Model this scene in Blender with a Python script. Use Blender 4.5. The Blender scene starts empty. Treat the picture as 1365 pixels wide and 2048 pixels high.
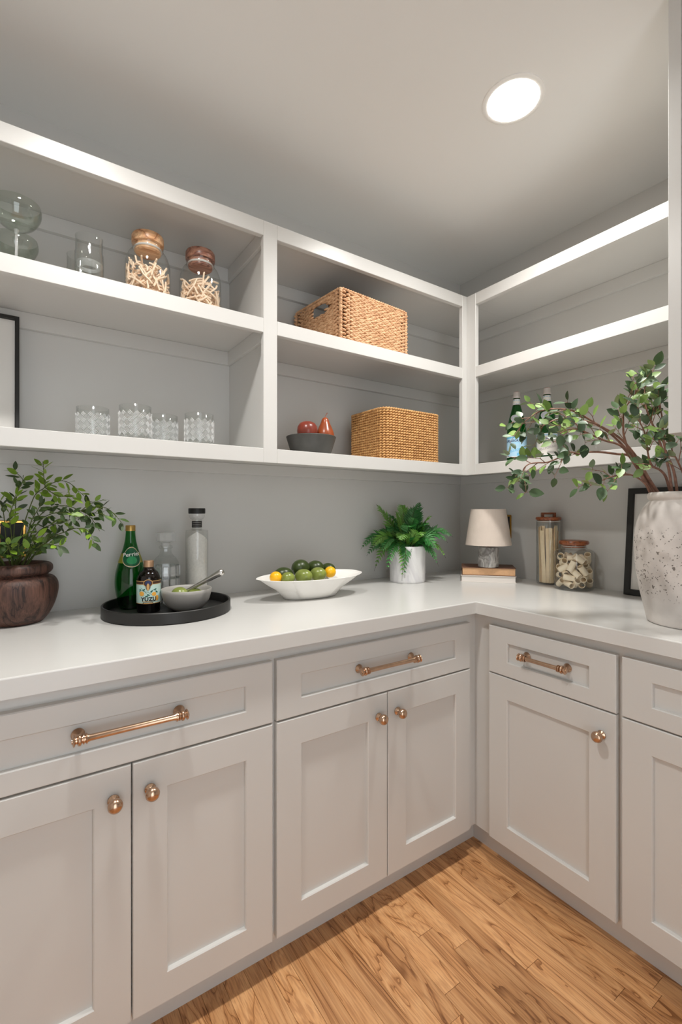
import bpy, bmesh, math, random
from math import sin, cos, pi, radians, atan2, hypot, sqrt
from mathutils import Vector, Matrix, Euler

# ------------------------------------------------------------------ camera, world, lights, exposure
SC = bpy.context.scene
COL = SC.collection
cd = bpy.data.cameras.new('camera')
cd.sensor_fit = 'VERTICAL'; cd.sensor_height = 36.0; cd.sensor_width = 24.0
cd.lens = 942.0 * 36.0 / 2048.0
cd.shift_y = -2.0 / 2048.0
cd.clip_start = 0.02
cam = bpy.data.objects.new('camera', cd); COL.objects.link(cam)
cam.location = (-1.98815, -1.76151, 1.235)
cam.rotation_euler = (radians(90), 0, radians(55.749 - 90))
SC.camera = cam

wd = bpy.data.worlds.new('world'); SC.world = wd; wd.use_nodes = True
wd.node_tree.nodes['Background'].inputs[0].default_value = (0.90, 0.955, 1.0, 1)
wd.node_tree.nodes['Background'].inputs[1].default_value = 2.7  # even cool fill light, enters through the added doorway

LAMP_W = 9.8
LAMP_C = (1.0, 0.98, 0.945)
LAMPS = [(-0.764, -0.883), (-1.84, -0.883)]
def downlight(x, y):
    ld = bpy.data.lights.new('downlight', 'AREA'); ld.shape = 'DISK'; ld.size = 0.13
    ld.energy = LAMP_W; ld.color = LAMP_C; ld.spread = radians(138)
    o = bpy.data.objects.new('downlight', ld); COL.objects.link(o); o.location = (x, y, 2.455)
for q in LAMPS: downlight(*q)

vs = SC.view_settings
vs.view_transform = 'Standard'; vs.look = 'None'; vs.exposure = 0.0; vs.gamma = 1.0; vs.use_curve_mapping = False
try:
    SC.cycles.max_bounces = 12; SC.cycles.diffuse_bounces = 6; SC.cycles.glossy_bounces = 4
    SC.cycles.transmission_bounces = 8; SC.cycles.transparent_max_bounces = 16
    SC.cycles.use_denoising = True; SC.cycles.sample_clamp_indirect = 6.0
    SC.cycles.caustics_reflective = False; SC.cycles.caustics_refractive = False
except Exception: pass

# ------------------------------------------------------------------ materials
def newmat(name):
    m = bpy.data.materials.new(name); m.use_nodes = True
    nt = m.node_tree; return m, nt, nt.nodes['Principled BSDF']
def S(c):   # sRGB 0-255 -> linear
    return tuple(((v / 255.0) / 12.92 if v <= 10 else (((v / 255.0) + 0.055) / 1.055) ** 2.4) for v in c) + (1.0,)
def pmat(name, col, rough=0.5, metal=0.0, spec=0.5, coat=0.0, var=0.0, vscale=30.0, bump=0.0, bscale=200.0, sub=0.0, emit=None):
    m, nt, b = newmat(name)
    b.inputs['Base Color'].default_value = S(col); b.inputs['Roughness'].default_value = rough
    b.inputs['Metallic'].default_value = metal; b.inputs['Specular IOR Level'].default_value = spec
    b.inputs['Coat Weight'].default_value = coat
    if sub: b.inputs['Subsurface Weight'].default_value = sub; b.inputs['Subsurface Radius'].default_value = (0.01, 0.006, 0.003)
    if emit: b.inputs['Emission Color'].default_value = S(col); b.inputs['Emission Strength'].default_value = emit
    tc = nt.nodes.new('ShaderNodeTexCoord')
    if var:
        n = nt.nodes.new('ShaderNodeTexNoise'); n.inputs['Scale'].default_value = vscale; n.inputs['Detail'].default_value = 4
        nt.links.new(tc.outputs['Object'], n.inputs['Vector'])
        r = nt.nodes.new('ShaderNodeValToRGB'); c = S(col)
        r.color_ramp.elements[0].position = 0.3; r.color_ramp.elements[1].position = 0.7
        r.color_ramp.elements[0].color = tuple(v * (1 - var) for v in c[:3]) + (1,)
        r.color_ramp.elements[1].color = tuple(min(1, v * (1 + var)) for v in c[:3]) + (1,)
        nt.links.new(n.outputs['Fac'], r.inputs['Fac']); nt.links.new(r.outputs['Color'], b.inputs['Base Color'])
    if bump:
        n = nt.nodes.new('ShaderNodeTexNoise'); n.inputs['Scale'].default_value = bscale; n.inputs['Detail'].default_value = 3
        nt.links.new(tc.outputs['Object'], n.inputs['Vector'])
        bp = nt.nodes.new('ShaderNodeBump'); bp.inputs['Strength'].default_value = bump; bp.inputs['Distance'].default_value = 0.002
        nt.links.new(n.outputs['Fac'], bp.inputs['Height']); nt.links.new(bp.outputs['Normal'], b.inputs['Normal'])
    return m
def ramp(nt, stops):
    r = nt.nodes.new('ShaderNodeValToRGB'); e = r.color_ramp.elements
    while len(e) < len(stops): e.new(0.5)
    for k, (p, c) in enumerate(stops): e[k].position = p; e[k].color = c
    return r
def objvec(nt, scale, rnd=False, loc=(0, 0, 0), rot=(0, 0, 0)):
    tc = nt.nodes.new('ShaderNodeTexCoord'); mp = nt.nodes.new('ShaderNodeMapping')
    mp.inputs['Scale'].default_value = scale; mp.inputs['Location'].default_value = loc; mp.inputs['Rotation'].default_value = rot
    src = tc.outputs['Object']
    if rnd:
        oi = nt.nodes.new('ShaderNodeObjectInfo'); mu = nt.nodes.new('ShaderNodeVectorMath'); mu.operation = 'SCALE'
        cb = nt.nodes.new('ShaderNodeCombineXYZ')
        for k in range(3): nt.links.new(oi.outputs['Random'], cb.inputs[k])
        mu.inputs['Scale'].default_value = 37.0
        nt.links.new(cb.outputs[0], mu.inputs[0])
        ad = nt.nodes.new('ShaderNodeVectorMath'); ad.operation = 'ADD'
        nt.links.new(src, ad.inputs[0]); nt.links.new(mu.outputs[0], ad.inputs[1]); src = ad.outputs[0]
    nt.links.new(src, mp.inputs['Vector']); return mp.outputs['Vector']
def noise(nt, vec, scale, detail=4, dist=0.0, rough=0.5):
    n = nt.nodes.new('ShaderNodeTexNoise'); n.inputs['Scale'].default_value = scale; n.inputs['Detail'].default_value = detail
    n.inputs['Distortion'].default_value = dist; n.inputs['Roughness'].default_value = rough
    nt.links.new(vec, n.inputs['Vector']); return n.outputs['Fac']
def mixc(nt, fac, a, b, mode='MIX'):
    m = nt.nodes.new('ShaderNodeMix'); m.data_type = 'RGBA'; m.blend_type = mode
    for k, v in ((0, fac), (6, a), (7, b)):
        if hasattr(v, 'is_linked') or hasattr(v, 'links'): nt.links.new(v, m.inputs[k])
        else: m.inputs[k].default_value = v
    return m.outputs[2]
def woodmat(name, dark, mid, light, axis='Y', scale=1.0, rough=0.4, rnd=True, ringscale=7.0, pervar=0.0):
    m, nt, b = newmat(name)
    s = {'X': (0.09, 1, 1), 'Y': (1, 0.09, 1), 'Z': (1, 1, 0.09)}[axis]
    v = objvec(nt, tuple(k * scale for k in s), rnd)
    n1 = noise(nt, v, 9.0, 3, 1.2)
    w = nt.nodes.new('ShaderNodeMath'); w.operation = 'MULTIPLY'; w.inputs[1].default_value = ringscale; nt.links.new(n1, w.inputs[0])
    fr = nt.nodes.new('ShaderNodeMath'); fr.operation = 'FRACT'; nt.links.new(w.outputs[0], fr.inputs[0])
    r = ramp(nt, [(0.0, S(mid)), (0.55, S(light)), (0.86, S(mid)), (1.0, S(dark))])
    nt.links.new(fr.outputs[0], r.inputs['Fac'])
    s2 = {'X': (0.03, 1, 1), 'Y': (1, 0.03, 1), 'Z': (1, 1, 0.03)}[axis]
    v2 = objvec(nt, tuple(k * scale for k in s2), rnd)
    n2 = noise(nt, v2, 260.0, 3)
    r2 = ramp(nt, [(0.38, S(dark)), (0.56, (1, 1, 1, 1))])
    nt.links.new(n2, r2.inputs['Fac'])
    out = mixc(nt, 0.34, r.outputs['Color'], r2.outputs['Color'], 'MULTIPLY')
    if pervar:
        oi = nt.nodes.new('ShaderNodeObjectInfo')
        rr = ramp(nt, [(0.0, (1 - pervar, 1 - pervar * 1.15, 1 - pervar * 1.3, 1)), (1.0, (1 + pervar * .55, 1 + pervar * .6, 1 + pervar * .6, 1))])
        nt.links.new(oi.outputs['Random'], rr.inputs['Fac'])
        out = mixc(nt, 1.0, out, rr.outputs['Color'], 'MULTIPLY')
    nt.links.new(out, b.inputs['Base Color']); b.inputs['Roughness'].default_value = rough
    return m
def thinglass(name, tint=(1, 1, 1), refl=1.0, rough=0.0, white=0.0, ior=1.5):
    m, nt, b = newmat(name); nt.nodes.remove(b)
    out = nt.nodes['Material Output']
    tr = nt.nodes.new('ShaderNodeBsdfTransparent'); tr.inputs[0].default_value = tuple(tint) + (1,)
    gl = nt.nodes.new('ShaderNodeBsdfGlossy'); gl.inputs['Roughness'].default_value = rough
    lw = nt.nodes.new('ShaderNodeLayerWeight'); pw = nt.nodes.new('ShaderNodeMath'); pw.operation = 'POWER'; pw.inputs[1].default_value = 4.0
    nt.links.new(lw.outputs['Facing'], pw.inputs[0])
    mu = nt.nodes.new('ShaderNodeMath'); mu.operation = 'MULTIPLY_ADD'; mu.inputs[1].default_value = .75 * min(refl, 1.3); mu.inputs[2].default_value = .045 * refl; mu.use_clamp = True
    nt.links.new(pw.outputs[0], mu.inputs[0])
    mx = nt.nodes.new('ShaderNodeMixShader')
    nt.links.new(mu.outputs[0], mx.inputs[0]); nt.links.new(tr.outputs[0], mx.inputs[1]); nt.links.new(gl.outputs[0], mx.inputs[2])
    last = mx
    if white:
        df = nt.nodes.new('ShaderNodeBsdfDiffuse'); df.inputs[0].default_value = (.9, .9, .9, 1)
        m2 = nt.nodes.new('ShaderNodeMixShader'); m2.inputs[0].default_value = white
        nt.links.new(mx.outputs[0], m2.inputs[1]); nt.links.new(df.outputs[0], m2.inputs[2]); last = m2
    nt.links.new(last.outputs[0], out.inputs['Surface'])
    return m
def leafmat(name, top, under, rough=0.35, rnd=0.35):
    m, nt, b = newmat(name)
    g = nt.nodes.new('ShaderNodeNewGeometry'); oi = nt.nodes.new('ShaderNodeObjectInfo')
    c = mixc(nt, g.outputs['Backfacing'], S(top), S(under))
    v = objvec(nt, (1, 1, 1), True); n = noise(nt, v, 25.0, 2)
    ad = nt.nodes.new('ShaderNodeMath'); ad.operation = 'ADD'; nt.links.new(oi.outputs['Random'], ad.inputs[0]); nt.links.new(n, ad.inputs[1])
    rr = ramp(nt, [(0.3, (1 - rnd, 1 - rnd, 1 - rnd, 1)), (1.0, (1 + rnd, 1 + rnd * .8, 1 + rnd * .4, 1))])
    mh = nt.nodes.new('ShaderNodeMath'); mh.operation = 'MULTIPLY'; mh.inputs[1].default_value = 0.66; nt.links.new(ad.outputs[0], mh.inputs[0])
    nt.links.new(mh.outputs[0], rr.inputs['Fac'])
    out = mixc(nt, 1.0, c, rr.outputs['Color'], 'MULTIPLY')
    nt.links.new(out, b.inputs['Base Color']); b.inputs['Roughness'].default_value = rough
    b.inputs['Transmission Weight'].default_value = 0.0
    return m
def marblemat(name, base, vein, scale=6.0, lo=0.46, hi=0.56, rough=0.25, dist=2.0):
    m, nt, b = newmat(name)
    v = objvec(nt, (1, 1, 0.6)); n = noise(nt, v, scale, 6, dist)
    r = ramp(nt, [(lo - .1, S(base)), (lo, S(vein)), ((lo + hi) / 2, S(base)), (hi + .08, S(vein)), (hi + .2, S(base))])
    nt.links.new(n, r.inputs['Fac']); nt.links.new(r.outputs['Color'], b.inputs['Base Color']); b.inputs['Roughness'].default_value = rough
    return m

MT = {}
MT['paint'] = pmat('greige_paint', (209, 208, 205), 0.33, var=0.015, vscale=3.0)
MT['ceil'] = pmat('ceiling_paint', (238, 238, 236), 0.6, var=0.01, vscale=2.0)
MT['counter'] = pmat('counter_paint', (211, 210, 207), 0.22, var=0.012, vscale=3.0)
MT['dark'] = pmat('cabinet_inside', (60, 56, 50), 0.8)
MT['oak'] = woodmat('oak_plank', (140, 92, 54), (204, 150, 100), (218, 168, 118), 'Y', 1.0, 0.33, True, 6.0, 0.17)
MT['sub'] = pmat('subfloor', (52, 34, 20), 0.8)
MT['brass'] = pmat('copper_brass', (204, 172, 146), 0.22, 1.0, var=0.12, vscale=60)
MT['gold'] = pmat('gold_plate', (226, 172, 88), 0.15, 1.0)
MT['trimwhite'] = pmat('lamp_trim_white', (244, 243, 240), 0.4)
MT['lens'] = pmat('lamp_lens', (255, 250, 242), 0.4, emit=45.0)

# ------------------------------------------------------------------ geometry helpers
class G:
    def __init__(s): s.v = []; s.f = []
    def add(s, v, f):
        o = len(s.v); s.v += [tuple(p) for p in v]; s.f += [tuple(i + o for i in q) for q in f]; return s
    def xf(s, m):
        s.v = [tuple(m @ Vector(p)) for p in s.v]; return s
    def merge(s, g, m=None):
        vv = g.v if m is None else [tuple(m @ Vector(p)) for p in g.v]
        return s.add(vv, g.f)
    def box(s, x0, x1, y0, y1, z0, z1, b=0.0, seg=1):
        x0, x1 = min(x0, x1), max(x0, x1); y0, y1 = min(y0, y1), max(y0, y1); z0, z1 = min(z0, z1), max(z0, z1)
        if b <= 0:
            v = [(x, y, z) for x in (x0, x1) for y in (y0, y1) for z in (z0, z1)]
            f = [(0, 1, 3, 2), (4, 6, 7, 5), (0, 4, 5, 1), (2, 3, 7, 6), (0, 2, 6, 4), (1, 5, 7, 3)]
            return s.add(v, f)
        bm = bmesh.new(); bmesh.ops.create_cube(bm, size=1.0)
        for p in bm.verts: p.co = Vector(((x0 + x1) / 2 + p.co.x * (x1 - x0), (y0 + y1) / 2 + p.co.y * (y1 - y0), (z0 + z1) / 2 + p.co.z * (z1 - z0)))
        bmesh.ops.bevel(bm, geom=list(bm.edges), offset=b, segments=seg, affect='EDGES', profile=0.5)
        bm.verts.index_update()
        s.add([p.co[:] for p in bm.verts], [[q.index for q in fc.verts] for fc in bm.faces]); bm.free(); return s
    def lathe(s, prof, n=40, cx=0.0, cy=0.0, z=0.0, close=False, sx=1.0, sy=1.0):
        v = []; f = []; rows = []
        for (r, h) in prof:
            if r < 1e-6: rows.append([len(v)]); v.append((cx, cy, z + h))
            else:
                rows.append(list(range(len(v), len(v) + n)))
                v += [(cx + r * sx * cos(2 * pi * k / n), cy + r * sy * sin(2 * pi * k / n), z + h) for k in range(n)]
        pairs = list(zip(rows, rows[1:])) + ([(rows[-1], rows[0])] if close else [])
        for a, b in pairs:
            for k in range(n):
                k2 = (k + 1) % n
                if len(a) == 1 and len(b) == 1: continue
                if len(a) == 1: f.append((a[0], b[k2], b[k]))
                elif len(b) == 1: f.append((a[k], a[k2], b[0]))
                else: f.append((a[k], a[k2], b[k2], b[k]))
        return s.add(v, f)
    def tube(s, pts, rad, n=8, cap=True):
        P = [Vector(p) for p in pts]; m = len(P)
        R = rad if isinstance(rad, (list, tuple)) else [rad] * m
        T = [(P[min(i + 1, m - 1)] - P[max(i - 1, 0)]).normalized() for i in range(m)]
        up = Vector((0, 0, 1)) if abs(T[0].z) < 0.9 else Vector((1, 0, 0))
        N = (up - T[0] * up.dot(T[0])).normalized(); v = []; f = []
        for i in range(m):
            N = (N - T[i] * N.dot(T[i])); N = N.normalized() if N.length > 1e-6 else T[i].orthogonal().normalized()
            B = T[i].cross(N)
            v += [tuple(P[i] + (N * cos(2 * pi * k / n) + B * sin(2 * pi * k / n)) * R[i]) for k in range(n)]
        for i in range(m - 1):
            for k in range(n):
                k2 = (k + 1) % n; f.append((i * n + k, i * n + k2, (i + 1) * n + k2, (i + 1) * n + k))
        if cap: f.append(tuple(range(n - 1, -1, -1))); f.append(tuple((m - 1) * n + k for k in range(n)))
        return s.add(v, f)
    def ball(s, c, r, seg=20, rings=12, sx=1, sy=1, sz=1):
        prof = [(r * sin(pi * k / rings), -r * cos(pi * k / rings) * sz) for k in range(rings + 1)]
        prof[0] = (0, -r * sz); prof[-1] = (0, r * sz)
        return s.lathe(prof, seg, c[0], c[1], c[2], sx=sx, sy=sy)
    def prism(s, poly, z0, z1):
        n = len(poly); v = [(x, y, z0) for x, y in poly] + [(x, y, z1) for x, y in poly]
        f = [tuple(range(n - 1, -1, -1)), tuple(range(n, 2 * n))] + [(k, (k + 1) % n, n + (k + 1) % n, n + k) for k in range(n)]
        return s.add(v, f)

def make_mesh(name, g, mat, smooth=False, ang=40):
    me = bpy.data.meshes.new(name); me.from_pydata(g.v, [], g.f); me.update()
    if isinstance(mat, str): mat = MT[mat]
    me.materials.append(mat)
    if smooth:
        me.shade_smooth()
        try: me.set_sharp_from_angle(angle=radians(ang))
        except Exception: pass
    return me
def link(name, data, parent=None, loc=(0, 0, 0), rot=(0, 0, 0), scale=(1, 1, 1)):
    o = bpy.data.objects.new(name, data); COL.objects.link(o); o.parent = parent
    o.location = loc; o.rotation_euler = rot; o.scale = scale; return o
def obj(name, g, mat, parent=None, loc=(0, 0, 0), rot=(0, 0, 0), smooth=False, ang=40, world=False):
    if world and parent is not None:      # vertices given in room coordinates
        L = Vector(parent.location); g = G().add([tuple(Vector(p) - L) for p in g.v], g.f)
    return link(name, make_mesh(name, g, mat, smooth, ang), parent, loc, rot)
def tag(o, label=None, cat=None, group=None, kind=None):
    if label: o['label'] = label
    if cat: o['category'] = cat
    if group: o['group'] = group
    if kind: o['kind'] = kind
    return o
def thing(name, label, cat, loc=(0, 0, 0), rz=0.0, group=None):
    o = link(name, None, None, loc, (0, 0, rz)); o.empty_display_size = 0.05
    return tag(o, label, cat, group)
def copy_thing(src, loc, rz=None, label=None, group=None):
    r = src.copy(); COL.objects.link(r); r.location = loc
    if rz is not None: r.rotation_euler = (0, 0, rz)
    if label: r['label'] = label
    if group: r['group'] = group
    for ch in list(src.children):
        c = ch.copy(); COL.objects.link(c); c.parent = r
        for d in list(ch.children):
            e = d.copy(); COL.objects.link(e); e.parent = c
    return r
def struct(name, g, mat, smooth=False):
    return tag(obj(name, g, mat, smooth=smooth), kind='structure')
def spline(pts, m=6):
    P = [Vector(p) for p in pts]; out = []
    for i in range(len(P) - 1):
        a, b, c, d = P[max(i - 1, 0)], P[i], P[i + 1], P[min(i + 2, len(P) - 1)]
        for k in range(m):
            t = k / m
            out.append(0.5 * ((2 * b) + (c - a) * t + (2 * a - 5 * b + 4 * c - d) * t * t + (3 * b - a - 3 * c + d) * t ** 3))
    out.append(P[-1]); return out
# ------------------------------------------------------------------ the room
XL, YF, ZC = -2.86, -2.75, 2.47
struct('wall_back', G().box(XL - .1, .1, 0, .1, -.05, ZC), 'paint')
struct('wall_right', G().box(0, .1, YF - .1, 0, -.05, ZC), 'paint')
struct('wall_left', G().box(XL - .1, XL, YF - .1, 0, -.05, ZC), 'paint')
struct('wall_front', G().box(XL, -2.45, YF - .1, YF, -.05, ZC).box(-1.45, 0, YF - .1, YF, -.05, ZC).box(-2.45, -1.45, YF - .1, YF, 2.1, ZC), 'paint')   # unseen doorway behind the camera, added to let in soft fill light
struct('ceiling', G().box(XL - .1, .1, YF - .1, .1, ZC, ZC + .1), 'ceil')
floor = struct('floor', G().box(XL, 0, YF, 0, -.06, -.0125), 'sub')
rnd = random.Random(5)
PW = 0.0572
plank_me = make_mesh('plank', G().box(-PW / 2 + .0003, PW / 2 - .0003, -.5, .5, -.0125, 0, .0007), 'oak')
x = -0.52
while x > XL + PW:
    y = -0.53 + rnd.uniform(0, .25)
    while y > YF:
        L = rnd.choice((.38, .5, .62, .75, .9, 1.1)) * rnd.uniform(.85, 1.15)
        y0 = max(y - L, YF); y1 = min(y, -.53)
        if y1 - y0 > .03: link('plank', plank_me, floor, (x - PW / 2, (y0 + y1) / 2, 0), scale=(1, y1 - y0 - .0006, 1))
        y -= L
    x -= PW

# recessed ceiling lights: trim ring and slightly domed glowing lens
def make_light(label):
    t = thing('recessed_ceiling_light', label, 'ceiling light', (LAMPS[0][0], LAMPS[0][1], ZC), 0, 'recessed ceiling lights')
    obj('trim_ring', G().lathe([(.0745, 0), (.0745, -.004), (.083, -.0055), (.089, -.003), (.0895, 0)], 48), 'trimwhite', t, smooth=True)
    obj('lens', G().lathe([(.0745, -.001), (.070, -.0045), (.05, -.008), (.025, -.0095), (0, -.010)], 48), 'lens', t, smooth=True)
    return t
l0 = make_light('glowing round recessed ceiling light above the corner')
copy_thing(l0, LAMPS[1] + (ZC,), label='round recessed ceiling light above the long left counter')

# ------------------------------------------------------------------ base cabinets
def ringframe(w, h, sl, sr, rb, rt, th, rec, b=.0024):
    # shaker frame: outer size w x h, back at y=0, front at y=-th, with an opening stepped back by rec
    g = G()
    def rect(x0, x1, z0, z1, y): return [(x0, y, z0), (x1, y, z0), (x1, y, z1), (x0, y, z1)]
    L = [rect(0, w, 0, h, 0), rect(0, w, 0, h, -th + b), rect(b, w - b, b, h - b, -th),
         rect(sl - b, w - sr + b, rb - b, h - rt + b, -th), rect(sl, w - sr, rb, h - rt, -th + b), rect(sl + .001, w - sr - .001, rb + .001, h - rt - .001, -th + rec), rect(sl, w - sr, rb, h - rt, 0)]
    v = [p for l in L for p in l]; f = []
    for i in range(len(L) - 1):
        for k in range(4):
            k2 = (k + 1) % 4; f.append((i * 4 + k, i * 4 + k2, i * 4 + 4 + k2, i * 4 + 4 + k))
    n = (len(L) - 1) * 4
    for k in range(4):
        k2 = (k + 1) % 4; f.append((n + k, n + k2, k2, k))
    return g.add(v, f)
REC = .0105
def front(name, parent, x0, x1, z0, z1, rails, stile=.076):
    w, h = x1 - x0, z1 - z0
    o = obj(name, ringframe(w, h, stile, stile, rails[0], rails[1], .02, REC), 'paint', parent, (x0, 0, z0))
    obj('panel', G().box(stile - .004, w - stile + .004, -.02 + REC, -.003, rails[0] - .004, h - rails[1] + .004), 'paint', o)
    return o
def knob_mesh():
    g = G().lathe([(0, 0), (.0115, 0), (.0125, .0015), (.0115, .0035), (.0062, .0055), (.0052, .011), (.0068, .0145), (.0118, .0175), (.0150, .0225), (.0154, .0275), (.0132, .0330), (.0080, .0368), (0, .0380)], 28)
    g.xf(Matrix.Rotation(pi / 2, 4, 'X')); return make_mesh('knob', g, 'brass', True, 60)
KNOB = knob_mesh()
def pull_mesh(Lb):
    g = G(); h = Lb / 2
    half = [(0, .0052), (h * .70, .0056), (h - .030, .0068), (h - .0295, .0085), (h - .0270, .0088), (h - .0262, .0068), (h - .0245, .0066), (h - .0235, .0085), (h - .0215, .0085), (h - .0205, .0062),
            (h - .0195, .0062), (h - .0185, .0082), (h - .0165, .0098), (h - .0135, .0098), (h - .0115, .0082), (h - .0105, .0058), (h - .0075, .0058), (h - .0065, .0090), (h - .0045, .0098), (h - .003, .0085), (h - .0022, .0046), (h - .0008, .0046), (h, 0)]
    half = [(x, r * 1.24) for x, r in half]
    prof = [(r, -x) for x, r in reversed(half)] + [(r, x) for x, r in half[1:]]
    g.lathe(prof, 20); g.xf(Matrix.Translation((0, -.031, 0)) @ Matrix.Rotation(pi / 2, 4, 'Y'))
    for s in (-1, 1):
        p = G().lathe([(0, 0), (.0125, 0), (.0135, .0012), (.0125, .003), (.0085, .0075), (.0055, .015), (.005, .028), (0, .030)], 20)
        p.xf(Matrix.Translation((s * (h - .015), 0, 0)) @ Matrix.Rotation(pi / 2, 4, 'X')); g.merge(p)
    return make_mesh('pull_handle', g, 'brass', True, 50)
PULL = {k: pull_mesh(k) for k in (.24, .168)}

ZD0, ZD1, ZT0, ZT1 = .097, .6715, .6755, .8375
def base_cabinet(label, loc, rz, w, ml, mr, doors=2, knob='L', pull=.24, end_l=0.0, end_r=0.0, toe_l=False, toe_r=False):
    t = thing('base_cabinet', label, 'cabinet', loc, rz, 'painted base cabinets')
    g = G(); a, b = -end_l, w + end_r
    g.box(a, ml + .03, 0, .02, .089, .872); g.box(w - mr - .03, b, 0, .02, .089, .872)
    g.box(ml + .03, w - mr - .03, 0, .0195, .826, .872); g.box(ml + .03, w - mr - .03, 0, .0195, .66, .688); g.box(ml + .03, w - mr - .03, 0, .0195, .089, .112)
    obj('face_frame', g, 'paint', t)
    obj('carcass', G().box(0, .018, .02, .60, .089, .86).box(w - .018, w, .02, .60, .089, .86).box(.018, w - .018, .02, .60, .089, .107).box(.018, w - .018, .59, .60, .107, .86), 'dark', t)
    obj('toe_kick', G().box(-.046 if toe_l else 0, w + (.046 if toe_r else 0), .046, .06, 0, .0889), 'paint', t)
    d = front('drawer', t, ml, w - mr, ZT0, ZT1, (.0485, .0515))
    link('pull_handle', PULL[pull], d, ((w - mr - ml) / 2, -.02 + REC, .086))
    if doors == 2:
        mid = (ml + w - mr) / 2
        d1 = front('door', t, ml, mid - .0015, ZD0, ZD1, (.071, .0755))
        d2 = front('door', t, mid + .0015, w - mr, ZD0, ZD1, (.071, .0755))
        link('knob', KNOB, d1, (mid - .0015 - ml - .0365, -.02, .507)); link('knob', KNOB, d2, (.0365, -.02, .507))
    else:
        d1 = front('door', t, ml, w - mr, ZD0, ZD1, (.071, .0755))
        link('knob', KNOB, d1, ((w - mr - ml) - .0385 if knob == 'R' else .0385, -.02, .507))
    return t
FY = -.612
base_cabinet('grey two-door cabinet under the tray, drawer with long brass pull', (-2.1345, FY, 0), 0, .7038, .006, .006)
base_cabinet('grey two-door cabinet beside the inner corner, under the white fruit bowl', (-1.4307, FY, 0), 0, .8187, .006, .048, pull=.24, toe_r=True)
base_cabinet('grey two-door cabinet at the far left end of the left run', (-2.855, FY, 0), 0, .7205, .006, .006)
base_cabinet('grey single-door cabinet right of the inner corner, one brass knob', (FY, -.612, 0), -pi / 2, .5107, .0775, .0072, 1, 'R', .168, toe_l=True)
base_cabinet('grey cabinet with drawer under the speckled vase at the picture edge', (FY, -1.1227, 0), -pi / 2, .60, .0075, .006, 1, 'R', .168)
base_cabinet('grey two-door cabinet at the near end of the right run', (FY, -1.7227, 0), -pi / 2, 1.02, .006, .006)

# continuous L-shaped worktop with an eased edge
def worktop():
    bm = bmesh.new(); e = .655
    pl = [(XL + .002, -.001), (-.001, -.001), (-.001, YF + .002), (-e, YF + .002), (-e, -.6525), (XL + .002, -.6525)]
    vs_ = [bm.verts.new((x, y, .8725)) for x, y in pl]
    f = bm.faces.new(vs_); r = bmesh.ops.extrude_face_region(bm, geom=[f])
    for q in r['geom']:
        if isinstance(q, bmesh.types.BMVert): q.co.z = .914
    bmesh.ops.recalc_face_normals(bm, faces=bm.faces)
    ed = [q for q in bm.edges if all(abs(p.co.z - .914) < 1e-5 for p in q.verts)]
    bmesh.ops.bevel(bm, geom=ed, offset=.003, segments=2, affect='EDGES', profile=.5)
    bm.verts.index_update()
    g = G().add([p.co[:] for p in bm.verts], [[p.index for p in fc.verts] for fc in bm.faces]); bm.free()
    return g
tag(obj('worktop', worktop(), 'counter'), 'pale grey L-shaped worktop running along both walls', 'worktop')

# ------------------------------------------------------------------ open shelving
DP = .345; FT = .02
ZS = [(2.138, 2.1875), (1.820, 1.867), (1.394, 1.441)]     # front rails: bottom, top
XS = (-1.3305, -1.2805)
YE = -1.272                                               # where the deep cabinet starts
tL = thing('open_shelf_unit', 'greige open wall shelving on the long left wall', 'shelf', (-1.43, 0, 1.394))
tR = thing('open_shelf_unit', 'greige open wall shelving on the right wall beside the corner', 'shelf', (0, -.8, 1.394))
yb0, yb1 = -DP, -DP + FT
BE = .0012
names = ['top_rail', 'shelf_rail', 'bottom_rail']
for k, (z0, z1) in enumerate(ZS):
    obj(names[k], G().box(XL + .001, XS[0], yb0, yb1, z0, z1, BE).box(XS[1], -.374, yb0, yb1, z0, z1, BE), 'paint', tL, world=True)
    obj(names[k], G().box(-DP, -DP + FT, -.393, YE, z0, z1, BE), 'paint', tR, world=True)
    zt = z1 - .0005 if k else 2.1875; zb = z1 - .02
    obj(['top_board', 'shelf_board', 'bottom_board'][k], G().box(XL + .001, -.0005, yb1, -.0005, zb, zt), 'paint', tL, world=True)
    obj(['top_board', 'shelf_board', 'bottom_board'][k], G().box(-DP + FT, -.0005, -.3255, YE, zb, zt), 'paint', tR, world=True)
    zc1 = zb; zc0 = zc1 - (.05 if k < 2 else .043)
    for x0, x1 in (((XL + .001, -1.3157), (-1.2953, -.001)) if k < 2 else ((XL + .001, -.001),)):
        obj('back_cleat', G().box(x0, x1, -.018, -.0005, zc0, zc1 - .0003, .0008), 'paint', tL, world=True)
    obj('back_cleat', G().box(-.018, -.0005, -.0185, YE, zc0, zc1 - .0003, .0008), 'paint', tR, world=True)
obj('stile', G().box(XS[0], XS[1], yb0, yb1, 1.394, 2.1875, BE), 'paint', tL, world=True)
obj('corner_stile', G().box(-.374, -DP, yb0, yb1, 1.394, 2.1875, BE).box(-DP, -DP + FT, -.393, yb1, 1.394, 2.1875, BE), 'paint', tL, world=True)
obj('divider_panel', G().box(-1.3155, -1.2955, yb1, -.0005, 1.4405, 2.1675), 'paint', tL, world=True)
for z1 in (1.847, 2.1675):
    obj('side_cleat', G().box(-1.3285, -1.3156, yb1, -.0185, z1 - .05, z1 - .0003, .0008), 'paint', tL, world=True)
# hidden end stile of the left run against the left wall
obj('stile', G().box(XL + .001, XL + .05, yb0 + .0005, yb1, 1.3945, 2.187), 'paint', tL, world=True)

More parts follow.
